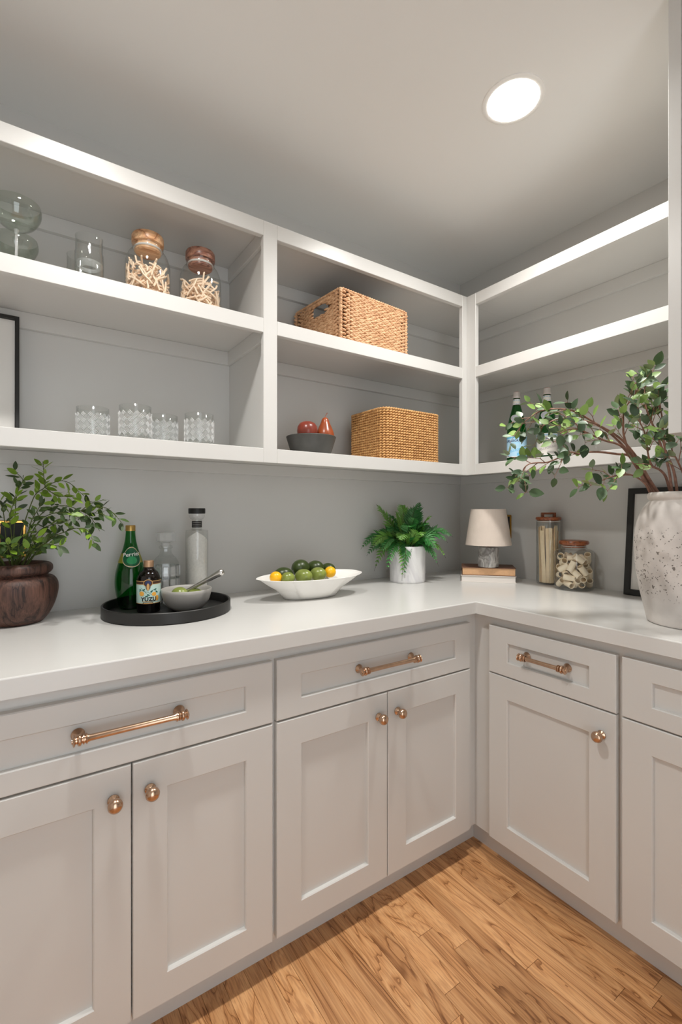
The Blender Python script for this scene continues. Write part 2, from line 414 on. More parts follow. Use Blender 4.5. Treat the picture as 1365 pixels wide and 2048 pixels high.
# deep closed wall cabinet at the right edge
XC = -.71
tC = thing('wall_cabinet', 'pale closed wall cabinet reaching the ceiling at the right picture edge', 'cabinet', (-.35, -1.6, 1.4187))
obj('carcass', G().box(XC + .02, -.001, YE - .001, -1.98, 1.4187, 2.469), 'paint', tC, world=True)
for y0, y1 in ((YE - .0003, YE - .0275), (-1.955, -1.9805)):
    obj('stile', G().box(XC, XC + .02, y0, y1, 1.4187, 2.469, .001), 'paint', tC, world=True)
obj('door', G().box(XC + .0015, XC + .02, YE - .0295, -1.953, 1.422, 2.44, .001), 'paint', tC, world=True)
obj('top_filler', G().box(XC + .002, XC + .02, YE - .0295, -1.953, 2.443, 2.469), 'paint', tC, world=True)
# ------------------------------------------------------------------ object materials
MT['glass'] = thinglass('clear_glass', (.97, .98, .975), 1.3)
MT['cut'] = thinglass('cut_glass', (.94, .95, .95), 2.6, 0.06, 0.24)  # matt white mixed in to stand for bright glass edges
MT['ridge'] = thinglass('cut_glass_ridges', (.9, .91, .91), 3.5, 0.10, 0.42)  # more white mixed in, painting sparkle onto the ridges
MT['smoke'] = thinglass('smoky_glass', (.87, .90, .87), 1.6)
MT['green'] = thinglass('green_glass', (.035, .46, .13), 1.2)
MT['amber'] = thinglass('amber_glass', (.22, .075, .03), 1.3)
MT['capgold'] = pmat('gold_cap', (196, 160, 92), 0.35, 0.9)
MT['capsilver'] = pmat('silver_cap', (228, 222, 220), 0.4, 0.25)
MT['red'] = pmat('red_print', (206, 40, 40), 0.5)
MT['starred'] = pmat('star_red', (232, 84, 56), 0.5)
MT['black'] = pmat('satin_black', (30, 29, 28), 0.42)
MT['blackcap'] = pmat('black_cap', (22, 22, 22), 0.5)
MT['frameblack'] = pmat('frame_black', (26, 25, 23), 0.45)
MT['mat'] = pmat('picture_mat', (226, 224, 220), 0.6)
MT['print'] = pmat('picture_print', (206, 203, 198), 0.6, var=0.06, vscale=9)
MT['bluelab'] = pmat('pale_blue_label', (176, 216, 240), 0.5, var=0.06, vscale=40)
MT['whitelab'] = pmat('off_white_label', (222, 218, 212), 0.5)
MT['navy'] = pmat('navy_print', (34, 48, 92), 0.5)
MT['sky'] = pmat('sky_blue_print', (110, 190, 232), 0.5)
MT['grayprint'] = pmat('grey_print', (176, 172, 168), 0.5)
MT['medal'] = pmat('silver_blue_medallion', (206, 214, 226), 0.35, 0.2, var=.08, vscale=90)
MT['mint'] = pmat('mint_label', (196, 224, 216), 0.55)
MT['ink'] = pmat('black_ink', (38, 36, 36), 0.6)
MT['tan'] = pmat('tan_print', (204, 160, 98), 0.5)
MT['brown'] = pmat('brown_print', (70, 44, 30), 0.5)
MT['orange'] = pmat('orange_print', (244, 178, 74), 0.5)
MT['teal'] = pmat('teal_print', (44, 104, 92), 0.5)
MT['darkgreen'] = pmat('label_green', (10, 92, 58), 0.3)
MT['greenpale'] = pmat('label_green_pale', (40, 150, 92), 0.3)
MT['lime_band'] = pmat('olive_gold_band', (140, 140, 40), 0.4)
MT['whiteprint'] = pmat('white_print', (238, 240, 236), 0.45)
MT['ceramic'] = pmat('white_ceramic', (238, 236, 232), 0.3, var=.02, vscale=20, bump=.08, bscale=60)
MT['greybowl'] = pmat('grey_stoneware', (172, 169, 164), 0.4)
MT['slate'] = pmat('slate_bowl', (74, 73, 70), 0.55, var=.18, vscale=18)
MT['steel'] = pmat('brushed_steel', (214, 212, 208), 0.28, 1.0)
MT['avocado'] = pmat('dark_green_skin', (52, 66, 26), 0.32, var=.25, vscale=60, bump=.15, bscale=160)
MT['lime'] = pmat('green_skin', (128, 140, 66), 0.28, var=.3, vscale=30, bump=.12, bscale=160)
MT['lemon'] = pmat('yellow_skin', (248, 186, 22), 0.35, var=.08, vscale=30, bump=.12, bscale=220)
MT['redfruit'] = pmat('red_fruit_skin', (132, 58, 44), 0.28, var=.25, vscale=22)
MT['pear'] = pmat('red_pear_skin', (158, 76, 40), 0.28, var=.3, vscale=20)
MT['pinkfruit'] = pmat('pink_fruit_skin', (206, 104, 92), 0.35, var=.15, vscale=30)
MT['stemwood'] = pmat('fruit_stem', (150, 84, 60), 0.6)
MT['pasta'] = pmat('dried_pasta', (246, 220, 192), 0.6, var=.08, vscale=80)
MT['rigatoni'] = pmat('rigatoni_pasta', (247, 232, 206), 0.6, var=.04, vscale=60)
MT['strip'] = pmat('flat_pasta', (250, 224, 186), 0.6, var=.06, vscale=60)
MT['acacia'] = woodmat('acacia_lid', (70, 34, 18), (134, 72, 40), (168, 98, 58), 'X', 2.2, 0.3)
MT['lidwood'] = woodmat('light_wood_lid', (150, 94, 60), (220, 166, 120), (240, 198, 154), 'X', 1.0, 0.35)
MT['potwood'] = woodmat('dark_turned_wood', (32, 19, 15), (72, 47, 39), (102, 70, 58), 'Z', 1.5, 0.55, False, 5)
MT['linen'] = pmat('linen_shade', (214, 200, 188), 0.85, var=.03, vscale=25, bump=.35, bscale=420)
MT['whitemarble'] = marblemat('white_marble_pot', (238, 238, 238), (218, 217, 220), 5.0, .50, .62, .3, 1.2)
MT['greymarble'] = marblemat('grey_marble', (206, 203, 199), (138, 134, 131), 20.0, .42, .58, .25, 0.9)
MT['cream'] = pmat('cream_cover', (222, 216, 210), 0.6)
MT['pagetan'] = pmat('tan_pages', (214, 170, 128), 0.7, var=.05, vscale=120)
MT['pagewhite'] = pmat('white_pages', (228, 222, 216), 0.7)
MT['covbrown'] = pmat('brown_cover', (104, 68, 48), 0.5)
MT['bark'] = pmat('branch_bark', (134, 98, 82), 0.7, var=.3, vscale=70)
MT['greenstem'] = pmat('green_stem', (84, 96, 44), 0.6, var=.2, vscale=60)
MT['fernstem'] = pmat('fern_stem', (60, 52, 30), 0.6)
MT['soil'] = pmat('dark_moss', (40, 34, 24), 0.95)
MT['ficus'] = leafmat('ficus_leaf', (66, 92, 62), (132, 154, 124), .45, .45)
MT['ficus2'] = leafmat('ficus_leaf_light', (116, 148, 74), (156, 176, 124), .45, .3)
MT['spray'] = leafmat('spray_leaf', (62, 88, 42), (92, 118, 62), .45, .4)
MT['spray2'] = leafmat('spray_leaf_bright', (122, 158, 46), (136, 166, 70), .45, .3)
MT['fern'] = leafmat('fern_leaflet', (52, 122, 58), (80, 142, 82), .45, .35)
MT['fern2'] = leafmat('fern_leaflet_light', (112, 168, 72), (124, 172, 88), .45, .3)
def strawmat(name, a, b):
    m, nt, bs = newmat(name)
    v = objvec(nt, (1, 1, 1)); n = noise(nt, v, 70, 3); r = ramp(nt, [(.3, S(a)), (.7, S(b))])
    nt.links.new(n, r.inputs['Fac']); nt.links.new(r.outputs['Color'], bs.inputs['Base Color']); bs.inputs['Roughness'].default_value = .6
    n2 = noise(nt, v, 400, 2); bp = nt.nodes.new('ShaderNodeBump'); bp.inputs['Strength'].default_value = .3; bp.inputs['Distance'].default_value = .001
    nt.links.new(n2, bp.inputs['Height']); nt.links.new(bp.outputs['Normal'], bs.inputs['Normal']); return m
MT['straw'] = strawmat('seagrass_pale', (190, 140, 100), (232, 190, 148))
MT['straw2'] = strawmat('seagrass_golden', (178, 126, 72), (222, 174, 112))
MT['strawdark'] = pmat('basket_lining', (96, 62, 38), 0.9)
def vasemat():
    m, nt, b = newmat('speckled_stoneware')
    v = objvec(nt, (1, 1, 1)); tc = nt.nodes.new('ShaderNodeTexCoord')
    base = ramp(nt, [(.35, S((196, 190, 185))), (.65, S((224, 218, 213)))]); nt.links.new(noise(nt, v, 9, 4), base.inputs['Fac'])
    vo = nt.nodes.new('ShaderNodeTexVoronoi'); vo.inputs['Scale'].default_value = 120
    nz = nt.nodes.new('ShaderNodeTexNoise'); nz.inputs['Scale'].default_value = 60; nt.links.new(v, nz.inputs['Vector'])
    mv = nt.nodes.new('ShaderNodeMix'); mv.data_type = 'VECTOR'; mv.inputs[0].default_value = .03
    nt.links.new(v, mv.inputs[4]); nt.links.new(nz.outputs['Color'], mv.inputs[5]); nt.links.new(mv.outputs[1], vo.inputs['Vector'])
    sep = nt.nodes.new('ShaderNodeSeparateColor'); nt.links.new(vo.outputs['Color'], sep.inputs[0])
    rs = nt.nodes.new('ShaderNodeMapRange'); rs.inputs[1].default_value = .12; rs.inputs[2].default_value = 1.0; rs.inputs[3].default_value = 0.0; rs.inputs[4].default_value = .41
    nt.links.new(sep.outputs[0], rs.inputs[0])
    lt = nt.nodes.new('ShaderNodeMath'); lt.operation = 'LESS_THAN'; nt.links.new(vo.outputs['Distance'], lt.inputs[0]); nt.links.new(rs.outputs[0], lt.inputs[1])
    sx = nt.nodes.new('ShaderNodeSeparateXYZ'); nt.links.new(tc.outputs['Object'], sx.inputs[0])
    bandr = ramp(nt, [(.19, (0, 0, 0, 1)), (.24, (1, 1, 1, 1)), (.70, (1, 1, 1, 1)), (.75, (0, 0, 0, 1))])
    zn = nt.nodes.new('ShaderNodeMath'); zn.operation = 'DIVIDE'; zn.inputs[1].default_value = .375; nt.links.new(sx.outputs[2], zn.inputs[0])
    nj = nt.nodes.new('ShaderNodeMath'); nj.operation = 'MULTIPLY_ADD'; nj.inputs[1].default_value = .12; nj.inputs[2].default_value = -.06
    nt.links.new(noise(nt, v, 30, 2), nj.inputs[0])
    za = nt.nodes.new('ShaderNodeMath'); nt.links.new(zn.outputs[0], za.inputs[0]); nt.links.new(nj.outputs[0], za.inputs[1]); nt.links.new(za.outputs[0], bandr.inputs['Fac'])
    mm = nt.nodes.new('ShaderNodeMath'); mm.operation = 'MULTIPLY'; nt.links.new(lt.outputs[0], mm.inputs[0]); nt.links.new(bandr.outputs['Color'], mm.inputs[1])
    nt.links.new(mixc(nt, mm.outputs[0], base.outputs['Color'], S((120, 114, 108))), b.inputs['Base Color'])
    b.inputs['Roughness'].default_value = .75
    bp = nt.nodes.new('ShaderNodeBump'); bp.inputs['Strength'].default_value = .6; bp.inputs['Distance'].default_value = .0015; bp.invert = True
    nt.links.new(mm.outputs[0], bp.inputs['Height']); nt.links.new(bp.outputs['Normal'], b.inputs['Normal'])
    return m
MT['vase'] = vasemat()

ZW = .914                                   # worktop surface
CAMX, CAMY = cam.location.x, cam.location.y
def facing(x, y): return atan2(CAMY - y, CAMX - x)   # which side of a thing was turned to the photographer

# ------------------------------------------------------------------ printing on round bottles
def text_geo(s, size, bold=0.0, shear=0.0, spacing=1.0, rot=0.0):
    c = bpy.data.curves.new('lettering', 'FONT'); c.body = s; c.size = size; c.offset = bold; c.shear = shear
    c.align_x = 'CENTER'; c.align_y = 'CENTER'; c.resolution_u = 3; c.space_character = spacing
    o = bpy.data.objects.new('lettering', c); COL.objects.link(o)
    dg = bpy.context.evaluated_depsgraph_get(); me = bpy.data.meshes.new_from_object(o.evaluated_get(dg))
    g = G().add([v.co[:] for v in me.vertices], [list(p.vertices) for p in me.polygons])
    bpy.data.objects.remove(o); bpy.data.curves.remove(c); bpy.data.meshes.remove(me)
    if rot: g.xf(Matrix.Rotation(rot, 4, 'Z'))
    return g
def rect_geo(w, h, nx=16, ny=6, x=0, y=0):
    v = [(x - w / 2 + w * i / nx, y - h / 2 + h * j / ny, 0) for j in range(ny + 1) for i in range(nx + 1)]
    f = [(j * (nx + 1) + i, j * (nx + 1) + i + 1, (j + 1) * (nx + 1) + i + 1, (j + 1) * (nx + 1) + i) for j in range(ny) for i in range(nx)]
    return G().add(v, f)
def disc_geo(rx, ry, n=28, x=0, y=0, rings=4, shape=None):
    v = [(x, y, 0)]; f = []
    for k in range(1, rings + 1):
        for i in range(n):
            a = 2 * pi * i / n; q = shape(a) if shape else 1.0
            v.append((x + rx * q * k / rings * cos(a), y + ry * q * k / rings * sin(a), 0))
    for i in range(n): f.append((0, 1 + i, 1 + (i + 1) % n))
    for k in range(rings - 1):
        for i in range(n):
            a, b = 1 + k * n + i, 1 + k * n + (i + 1) % n; f.append((a, a + n, b + n, b))
    return G().add(v, f)
def star_geo(r, x=0, y=0):
    p = [((r if k % 2 == 0 else r * .42) * cos(pi / 2 + k * pi / 5) + x, (r if k % 2 == 0 else r * .42) * sin(pi / 2 + k * pi / 5) + y, 0) for k in range(10)]
    return G().add([(x, y, 0)] + p, [(0, 1 + k, 1 + (k + 1) % 10) for k in range(10)])
def ribbon_geo(pts, w):
    v = []; f = []
    for i, (x, y) in enumerate(pts):
        a = pts[max(i - 1, 0)]; b = pts[min(i + 1, len(pts) - 1)]; d = hypot(b[0] - a[0], b[1] - a[1]) or 1
        nx, ny = -(b[1] - a[1]) / d * w / 2, (b[0] - a[0]) / d * w / 2
        v += [(x + nx, y + ny, 0), (x - nx, y - ny, 0)]
    for i in range(len(pts) - 1): f.append((2 * i, 2 * i + 1, 2 * i + 3, 2 * i + 2))
    return G().add(v, f)
def prof_r(prof):
    def r(z):
        for (r0, z0), (r1, z1) in zip(prof, prof[1:]):
            if z1 > z0 and z0 <= z <= z1: return r0 + (r1 - r0) * (z - z0) / (z1 - z0)
        return prof[-1][0]
    return r
def wrap(g, rf, zc, ac, off):
    out = []
    for x, y, _ in g.v:
        z = zc + y; r = rf(z); a = ac + x / max(rf(zc), .004); out.append(((r + off) * cos(a), (r + off) * sin(a), z))
    return G().add(out, g.f)

# ------------------------------------------------------------------ mineral-water bottles on the right shelf
def smoothprof(p, m=4):
    q = spline([(r, z, 0) for r, z in p], m); return [(max(v.x, 0), v.y) for v in q]
ZL = 1.441
def water_bottle(label, x, y, h, paper, bigtxt, tagm):
    t = thing('water_bottle', label, 'bottle', (x, y, ZL), 0, 'green mineral water bottles on the shelf')
    k = h / .318
    body = [(0, 0.002), (.034, 0), (.0395, .004), (.041, .012), (.041, .135), (.0405, .150)]
    neck = smoothprof([(.0405, .150), (.037, .178), (.0295, .212), (.0205, .245), (.0155, .268), (.014, .285)])
    prof = [(r, z * k) for r, z in body + neck[1:] + [(.0138, .296), (.0138, .300)]]
    obj('glass_body', G().lathe(prof, 40), 'green', t, smooth=True, ang=60)
    rf = prof_r(prof); a = facing(x, y)
    cap = obj('cap', G().lathe([(.0166, .291 * k), (.0172, .296 * k), (.0150, .300 * k), (.0146, .316 * k), (.0135, .318 * k), (0, .318 * k)], 28), 'capsilver', t, smooth=True)
    obj('cap_top', G().lathe([(.0120, .3182 * k), (.0118, .319 * k), (0, .319 * k)], 24), 'red', cap)
    lab = obj('label', wrap(rect_geo(.168, .092, 40, 2), rf, .0765 * k, a, .0005), paper, t, smooth=True)
    lab['label'] = 'printed paper body label'
    dv = -.0085
    for yy in (.0452, -.0452):
        obj('border', wrap(rect_geo(.168, .0028, 40, 1), rf, .0765 * k + yy, a, .0007), 'whiteprint', lab)
    obj('top_band', wrap(rect_geo(.168, .007, 40, 1), rf, .0765 * k + .040, a, .0007), 'bluelab' if paper != 'bluelab' else 'sky', lab)
    obj('lettering', wrap(text_geo('S.PELLEGRINO', .0135, .0004, 0, 1.05), rf, .0765 * k + .0245, a - .26, .0009), 'navy', lab)
    obj('small_print', wrap(rect_geo(.045, .0011, 10, 1), rf, .0765 * k + .0145, a - .2, .0009), bigtxt, lab)
    obj('star', wrap(star_geo(.0075), rf, .0765 * k - .002, a - .30, .0009), 'starred', lab)
    obj('slanted_lettering', wrap(text_geo('S.PELLEGRINO', .0135, .0002, .2, 1.0, .20), rf, .0765 * k - .0165, a - .05, .0009), bigtxt, lab)
    obj('tag_box', wrap(rect_geo(.028, .011, 8, 1), rf, .0765 * k - .035, a + .38, .0009), tagm, lab)
    nb = obj('neck_label', wrap(rect_geo(.0995, .025, 30, 1), rf, .274 * k, a, .0006), 'whiteprint', t, smooth=True)
    for q in (-.007, .0, .007):
        for j in range(-4, 5):
            obj('neck_print', wrap(rect_geo(.0072, .0048, 3, 1), rf, .274 * k + q, a + j * .66, .0009), 'sky', nb)
    md = obj('medallion', wrap(disc_geo(.0175, .0175, shape=lambda q: 1 - .12 * cos(3 * q + 1.2)), rf, .200 * k, a - .25, .0010), 'whiteprint', t, smooth=True)
    obj('medallion_field', wrap(disc_geo(.0155, .0155, shape=lambda q: 1 - .12 * cos(3 * q + 1.2)), rf, .200 * k, a - .25, .0014), 'medal', md, smooth=True)
    return t
water_bottle('green water bottle with pale blue label on the right shelf', -.159, -.467, .322, 'bluelab', 'sky', 'sky')
water_bottle('green water bottle with off-white label, behind the branches', -.112, -.584, .322, 'whitelab', 'grayprint', 'grayprint')

# ------------------------------------------------------------------ round tray and what stands on it
TX, TY = -1.598, -.2098
tag(obj('round_tray', G().lathe([(0, 0), (.190, 0), (.193, .003), (.193, .0335), (.1915, .035), (.188, .035), (.1865, .0335), (.1855, .0075), (0, .0070)], 72), 'black', loc=(TX, TY, ZW), smooth=True, ang=35),
    'black round tray carrying bottles and a bowl on the worktop', 'tray')
ZTr = ZW + .0071
# sparkling water bottle
bx, by = -1.6945, -.122
t = thing('sparkling_water_bottle', 'slim green sparkling water bottle with oval label on the black tray', 'bottle', (bx, by, ZTr))
pp = [(0, .002), (.026, 0), (.031, .004)] + smoothprof([(.031, .004), (.0375, .022), (.0445, .055), (.0472, .085), (.045, .115), (.0365, .150), (.0262, .182), (.0195, .207), (.0158, .228), (.0142, .250)]) + [(.0142, .258)]
obj('glass_body', G().lathe(pp, 40), 'green', t, smooth=True, ang=60)
obj('cap', G().lathe([(.0156, .250), (.0158, .252), (.0150, .2525), (.0150, .266), (.0138, .268), (0, .268)], 28), 'capgold', t, smooth=True)
rf = prof_r(pp); a = facing(bx, by) + .12; zc = .168
bd = obj('gold_band', wrap(rect_geo(.16, .030, 40, 4), rf, zc - .004, a, .0005), 'lime_band', t, smooth=True)
o1 = obj('label', wrap(disc_geo(.0272, .0315), rf, zc, a, .0010), 'whiteprint', t, smooth=True)
obj('label_rim', wrap(disc_geo(.0262, .0303), rf, zc, a, .0014), 'capgold', o1, smooth=True)
obj('label_field', wrap(disc_geo(.0248, .0288), rf, zc, a, .0018), 'darkgreen', o1, smooth=True)
obj('label_pale_oval', wrap(disc_geo(.015, .012), rf, zc - .010, a, .0021), 'greenpale', o1, smooth=True)  # paler green oval on the label field
obj('lettering', wrap(text_geo('Perrier', .0180, .0002, 0, .98, .10), rf, zc + .008, a, .0026), 'whiteprint', o1)
# amber syrup bottle
bx, by = -1.656, -.202
t = thing('syrup_bottle', 'dark brown syrup bottle with mint citrus label on the black tray', 'bottle', (bx, by, ZTr))
pp = [(0, .001), (.031, 0), (.034, .003), (.0349, .008), (.0349, .098)] + smoothprof([(.0349, .098), (.0335, .110), (.027, .123), (.0185, .131), (.0145, .138)])[1:] + [(.0140, .142)]
obj('glass_body', G().lathe(pp, 40), 'amber', t, smooth=True, ang=60)
obj('liquid', G().lathe([(0, .003), (.031, .003), (.033, .010), (.033, .098), (.030, .108), (0, .108)], 32), pmat('dark_syrup', (22, 12, 10), 0.3), t, smooth=True)
obj('cap', G().lathe([(.0150, .1395), (.0150, .157), (.0140, .159), (0, .159)], 28), pmat('bronze_cap', (176, 142, 112), 0.4, 0.7), t, smooth=True)
rf = prof_r(pp); a = facing(bx, by) - .05; zc = .0625
lab = obj('label', wrap(rect_geo(.120, .066, 40, 2), rf, zc, a, .0005), 'mint', t, smooth=True)
def lp(name, g, m, dz, da=0.0, off=.0009): return obj(name, wrap(g, rf, zc + dz, a + da, off), m, lab)
lp('brown_band', rect_geo(.120, .008, 40, 1), 'brown', .031)
lp('gold_line', rect_geo(.120, .0014, 40, 1), 'tan', .0358); lp('gold_line', rect_geo(.120, .0014, 40, 1), 'tan', .0264); lp('gold_line', rect_geo(.120, .0016, 40, 1), 'tan', -.032)
lp('emblem', disc_geo(.0135, .0115), 'tan', .030, 0, .0012); lp('emblem_ring', disc_geo(.0118, .0100), 'brown', .030, 0, .0015); lp('emblem_field', disc_geo(.0082, .0068), 'navy', .0305, 0, .0018)
lp('emblem_drop', disc_geo(.0065, .0105, shape=lambda q: 1 + .2 * sin(q)), 'brown', .0175, 0, .0015); lp('emblem_figure', disc_geo(.0040, .0110), 'tan', .0185, 0, .0019)
lp('lettering', text_geo('YUZU', .0165, .0007, 0, 1.05), 'ink', -.0195, .06, .0012)
for (dx, dz, rx, ry) in ((-.019, -.002, .0078, .0072), (.0175, -.004, .0068, .0062), (.0265, -.017, .0065, .0085)):
    lp('citrus_print', disc_geo(rx, ry), 'orange', dz, dx / .0349, .0010)
for pts in ([(-.028, .012), (-.018, .008), (-.008, .004), (.002, .002), (.010, -.006)], [(-.022, .016), (-.012, .008), (-.004, -.002)], [(.006, .004), (.016, .010), (.024, .006)]):
    lp('twig_print', ribbon_geo(pts, .0010), 'teal', 0, 0, .0010)
for (dx, dz, ang_) in ((-.012, .010, .6), (.001, -.006, -.4), (.010, .004, .8), (.021, .010, .3), (-.004, -.010, .2), (.026, .002, -.6), (-.024, .008, 1.2)):
    lp('leaf_print', disc_geo(.0046, .0020, 12, rings=2).xf(Matrix.Rotation(ang_, 4, 'Z')), 'teal', dz, dx / .0349, .0011)
lp('small_print', rect_geo(.024, .0016, 8, 1), 'tan', -.0262, -.12); lp('small_print', rect_geo(.015, .0014, 8, 1), 'ink', -.0262, .42)
lp('bottom_plaque', rect_geo(.030, .0055, 8, 1), 'brown', -.0315, 0, .0012); lp('plaque_line', rect_geo(.026, .0028, 8, 1), 'tan', -.0315, 0, .0015)
# cut-glass decanter
bx, by = -1.580, -.104
t = thing('glass_decanter', 'clear square-cut glass decanter with stopper on the black tray', 'decanter', (bx, by, ZTr))
a0 = facing(bx, by)
n = 12
def facet_lathe(prof, n, rot, sx=1.0):
    g = G().lathe(prof, n); return g.xf(Matrix.Rotation(rot, 4, 'Z'))
body = facet_lathe([(0, .004), (.040, 0), (.044, .004), (.0445, .128), (.0425, .140), (.034, .155), (.023, .165), (.0185, .176), (.0180, .186), (.0225, .189), (.0225, .195), (.017, .197)], n, a0 + pi / n)
obj('glass_body', body, 'glass', t, smooth=False)
g = G()
for row in range(3):
    for k in range(n):
        am = a0 + pi / n + 2 * pi * (k + .5) / n; w = .0098; hh = .018
        c = G().box(0, .0038, -w, w, -hh, hh, .003); c.xf(Matrix.Translation((.0428 * cos(am), .0428 * sin(am), .026 + row * .043)) @ Matrix.Rotation(am, 4, 'Z')); g.merge(c)
cf = obj('cut_facets', g, 'cut', t); cf['kind'] = 'stuff'
st = obj('stopper', facet_lathe([(0, .190), (.014, .190), (.0145, .205), (.016, .208), (.0315, .211), (.033, .215), (.033, .236), (.0295, .242), (0, .243)], 10, a0), 'cut', t)
# round bottle with white inner panel and black cap
bx, by = -1.4803, -.1232
t = thing('spirits_bottle', 'clear cylindrical bottle with pointed white panel and black cap on tray', 'bottle', (bx, by, ZTr))
pp = [(0, .004), (.034, 0), (.0375, .004), (.0378, .235), (.0365, .2475), (.020, .2495), (.0165, .252), (.0165, .284)]
obj('glass_body', G().lathe(pp, 44), 'glass', t, smooth=True, ang=50)
a = facing(bx, by)
pts = [(-.062, .012), (.062, .012), (.062, .205), (0, .243), (-.062, .205)]
g = G(); nx = 28
for i in range(nx + 1):
    x = -.062 + .124 * i / nx; zt = .205 + (.243 - .205) * (1 - abs(x) / .062)
    for zz in (.008, .05, .1, .15, .19, zt): g.v.append((x, zz, 0))
for i in range(nx):
    for j in range(5): g.f.append((i * 6 + j, (i + 1) * 6 + j, (i + 1) * 6 + j + 1, i * 6 + j + 1))
obj('white_panel', wrap(g, lambda z: .0352, 0, a, 0), pmat('frosted_white', (226, 223, 218), 0.5, var=.06, vscale=160), t, smooth=True)
nl = obj('neck_label', wrap(rect_geo(.096, .022, 28, 1), lambda z: .0165, .268, a, .0006), 'blackcap', t, smooth=True)
for q in (-.006, 0, .006): obj('neck_print', wrap(rect_geo(.030, .0012, 10, 1), lambda z: .0165, .268 + q, a, .0010), 'grayprint', nl)
obj('stopper_flange', G().lathe([(.0165, .284), (.0225, .288), (.0262, .295), (.0262, .3045), (0, .3045)], 36), 'cut', t, smooth=True)
obj('cap', G().lathe([(.0272, .3046), (.0285, .306), (.0285, .321), (.0275, .3235), (0, .3235)], 36), 'blackcap', t, smooth=True)
# grey bowl with limes and muddler
bx, by = -1.548, -.236
tag(obj('stoneware_bowl', G().lathe([(0, 0), (.040, 0), (.046, .003), (.060, .014), (.071, .033), (.0768, .056), (.0777, .0655), (.0765, .067), (.0742, .0655), (.073, .055), (.066, .034), (.050, .018), (0, .014)], 56), 'greybowl', loc=(bx, by, ZTr), smooth=True, ang=60),
    'plain grey bowl holding limes and a muddler on the tray', 'bowl')
def fruit(name, label, cat, c, r, mat, sx=1.2, sz=1.0, rz=0.0, tilt=0.0, group=None, tip=0.0):
    prof = []
    for k in range(17):
        q = pi * k / 16; rr = r * sin(q); zz = -r * sx * cos(q)
        if tip: rr *= 1 - tip * .5 * (1 - cos(q)) / 1.0 * .5; zz += (tip * r * .12 if k > 14 else 0)
        prof.append((rr if 0 < k < 16 else 0, zz))
    g = G().lathe(prof, 24); g.xf(Matrix.Rotation(rz, 4, 'Z') @ Matrix.Rotation(tilt, 4, 'Y') @ Matrix.Rotation(pi / 2, 4, 'Y'))
    return tag(obj(name, g, mat, loc=c, smooth=True, ang=80), label, cat, group)
fruit('lime', 'whole green lime in the grey bowl, left of the muddler', 'lime', (-1.572, -.243, ZTr + .050), .0235, 'lime', 1.15, rz=-.6, group='limes in the grey bowl')
fruit('lime', 'green lime under the muddler in the grey bowl', 'lime', (-1.528, -.262, ZTr + .046), .0225, 'lime', 1.2, rz=-.9, group='limes in the grey bowl')
p0, p1 = Vector((-1.566, -.228, .968)), Vector((-1.4645, -.3396, 1.0477)); d = (p1 - p0); L = d.length
g = G().lathe([(0, 0), (.005, .001), (.0062, .006), (.0058, .03), (.0062, L * .45), (.0092, L * .80), (.0108, L * .93), (.0102, L * .975), (.006, L * .996), (0, L)], 24)
g.xf(d.to_track_quat('Z', 'Y').to_matrix().to_4x4())
tag(obj('muddler', g, 'steel', loc=p0, smooth=True, ang=70), 'brushed steel muddler leaning out of the grey bowl', 'muddler')

# ------------------------------------------------------------------ white boat-shaped bowl with fruit
def boat():
    g = G(); n = 64; rings = []
    def rim(q, s=1.0, dz=0.0):
        c_, s_ = cos(q), sin(q)
        x = .218 * s * (abs(c_) ** .85) * (1 if c_ >= 0 else -1) * 1.0
        y = (.092 if s_ > 0 else .092) * s * (abs(s_) ** 1.35) * (1 if s_ >= 0 else -1)
        if c_ > 0: y += .035 * s * abs(c_) ** 2 * max(0, s_) ** .5 * 1.0
        z = .076 + .006 * abs(c_) ** 4 + (.012 * max(0, s_)) + dz
        return x, y, z
    def base(q, k): return -.002 + k * .105 * cos(q), .010 + k * .050 * sin(q)
    N = [(0.0, 0.0), (.5, 0), (1.0, 0)]
    out = []
    for k in (.0001, .6, 1.0):
        out.append([base(q * 2 * pi / n, k) + (0.0 if k < 1 else .002,) for q in range(n)])
    for tt, hz in ((.12, .010), (.28, .024), (.45, .039), (.62, .053), (.78, .065), (.92, .0735)):
        row = []
        for q in range(n):
            A = q * 2 * pi / n; b = base(A, 1); r = rim(A)
            e = tt ** 1.25 if abs(cos(A)) > .5 else tt ** .8
            row.append((b[0] + (r[0] - b[0]) * e, b[1] + (r[1] - b[1]) * e, .002 + (r[2] - .002) * (hz / .076)))
        out.append(row)
    out.append([rim(q * 2 * pi / n) for q in range(n)])
    out.append([rim(q * 2 * pi / n, .975, .0015) for q in range(n)])
    out.append([rim(q * 2 * pi / n, .945, -.003) for q in range(n)])
    for tt in (.75, .5, .25, .0001):
        row = []
        for q in range(n):
            A = q * 2 * pi / n; r = rim(A, .94); b = base(A, .9)
            row.append((b[0] * (1 - tt) * .9 + r[0] * tt, b[1] * (1 - tt) * .9 + r[1] * tt, .014 + (r[2] - .018) * tt ** 1.3))
        out.append(row)
    v = [p for r_ in out for p in r_]
    f = []
    for i in range(len(out) - 1):
        for k in range(n): f.append((i * n + k, i * n + (k + 1) % n, (i + 1) * n + (k + 1) % n, (i + 1) * n + k))
    f.append(tuple(reversed(range(n)))); f.append(tuple((len(out) - 1) * n + k for k in range(n)))
    return g.add(v, f)
tag(obj('boat_bowl', boat(), 'ceramic', loc=(-1.091, -.252, ZW), rot=(0, 0, radians(-4)), smooth=True, ang=80), 'white boat-shaped ceramic bowl full of green and yellow fruit', 'bowl')
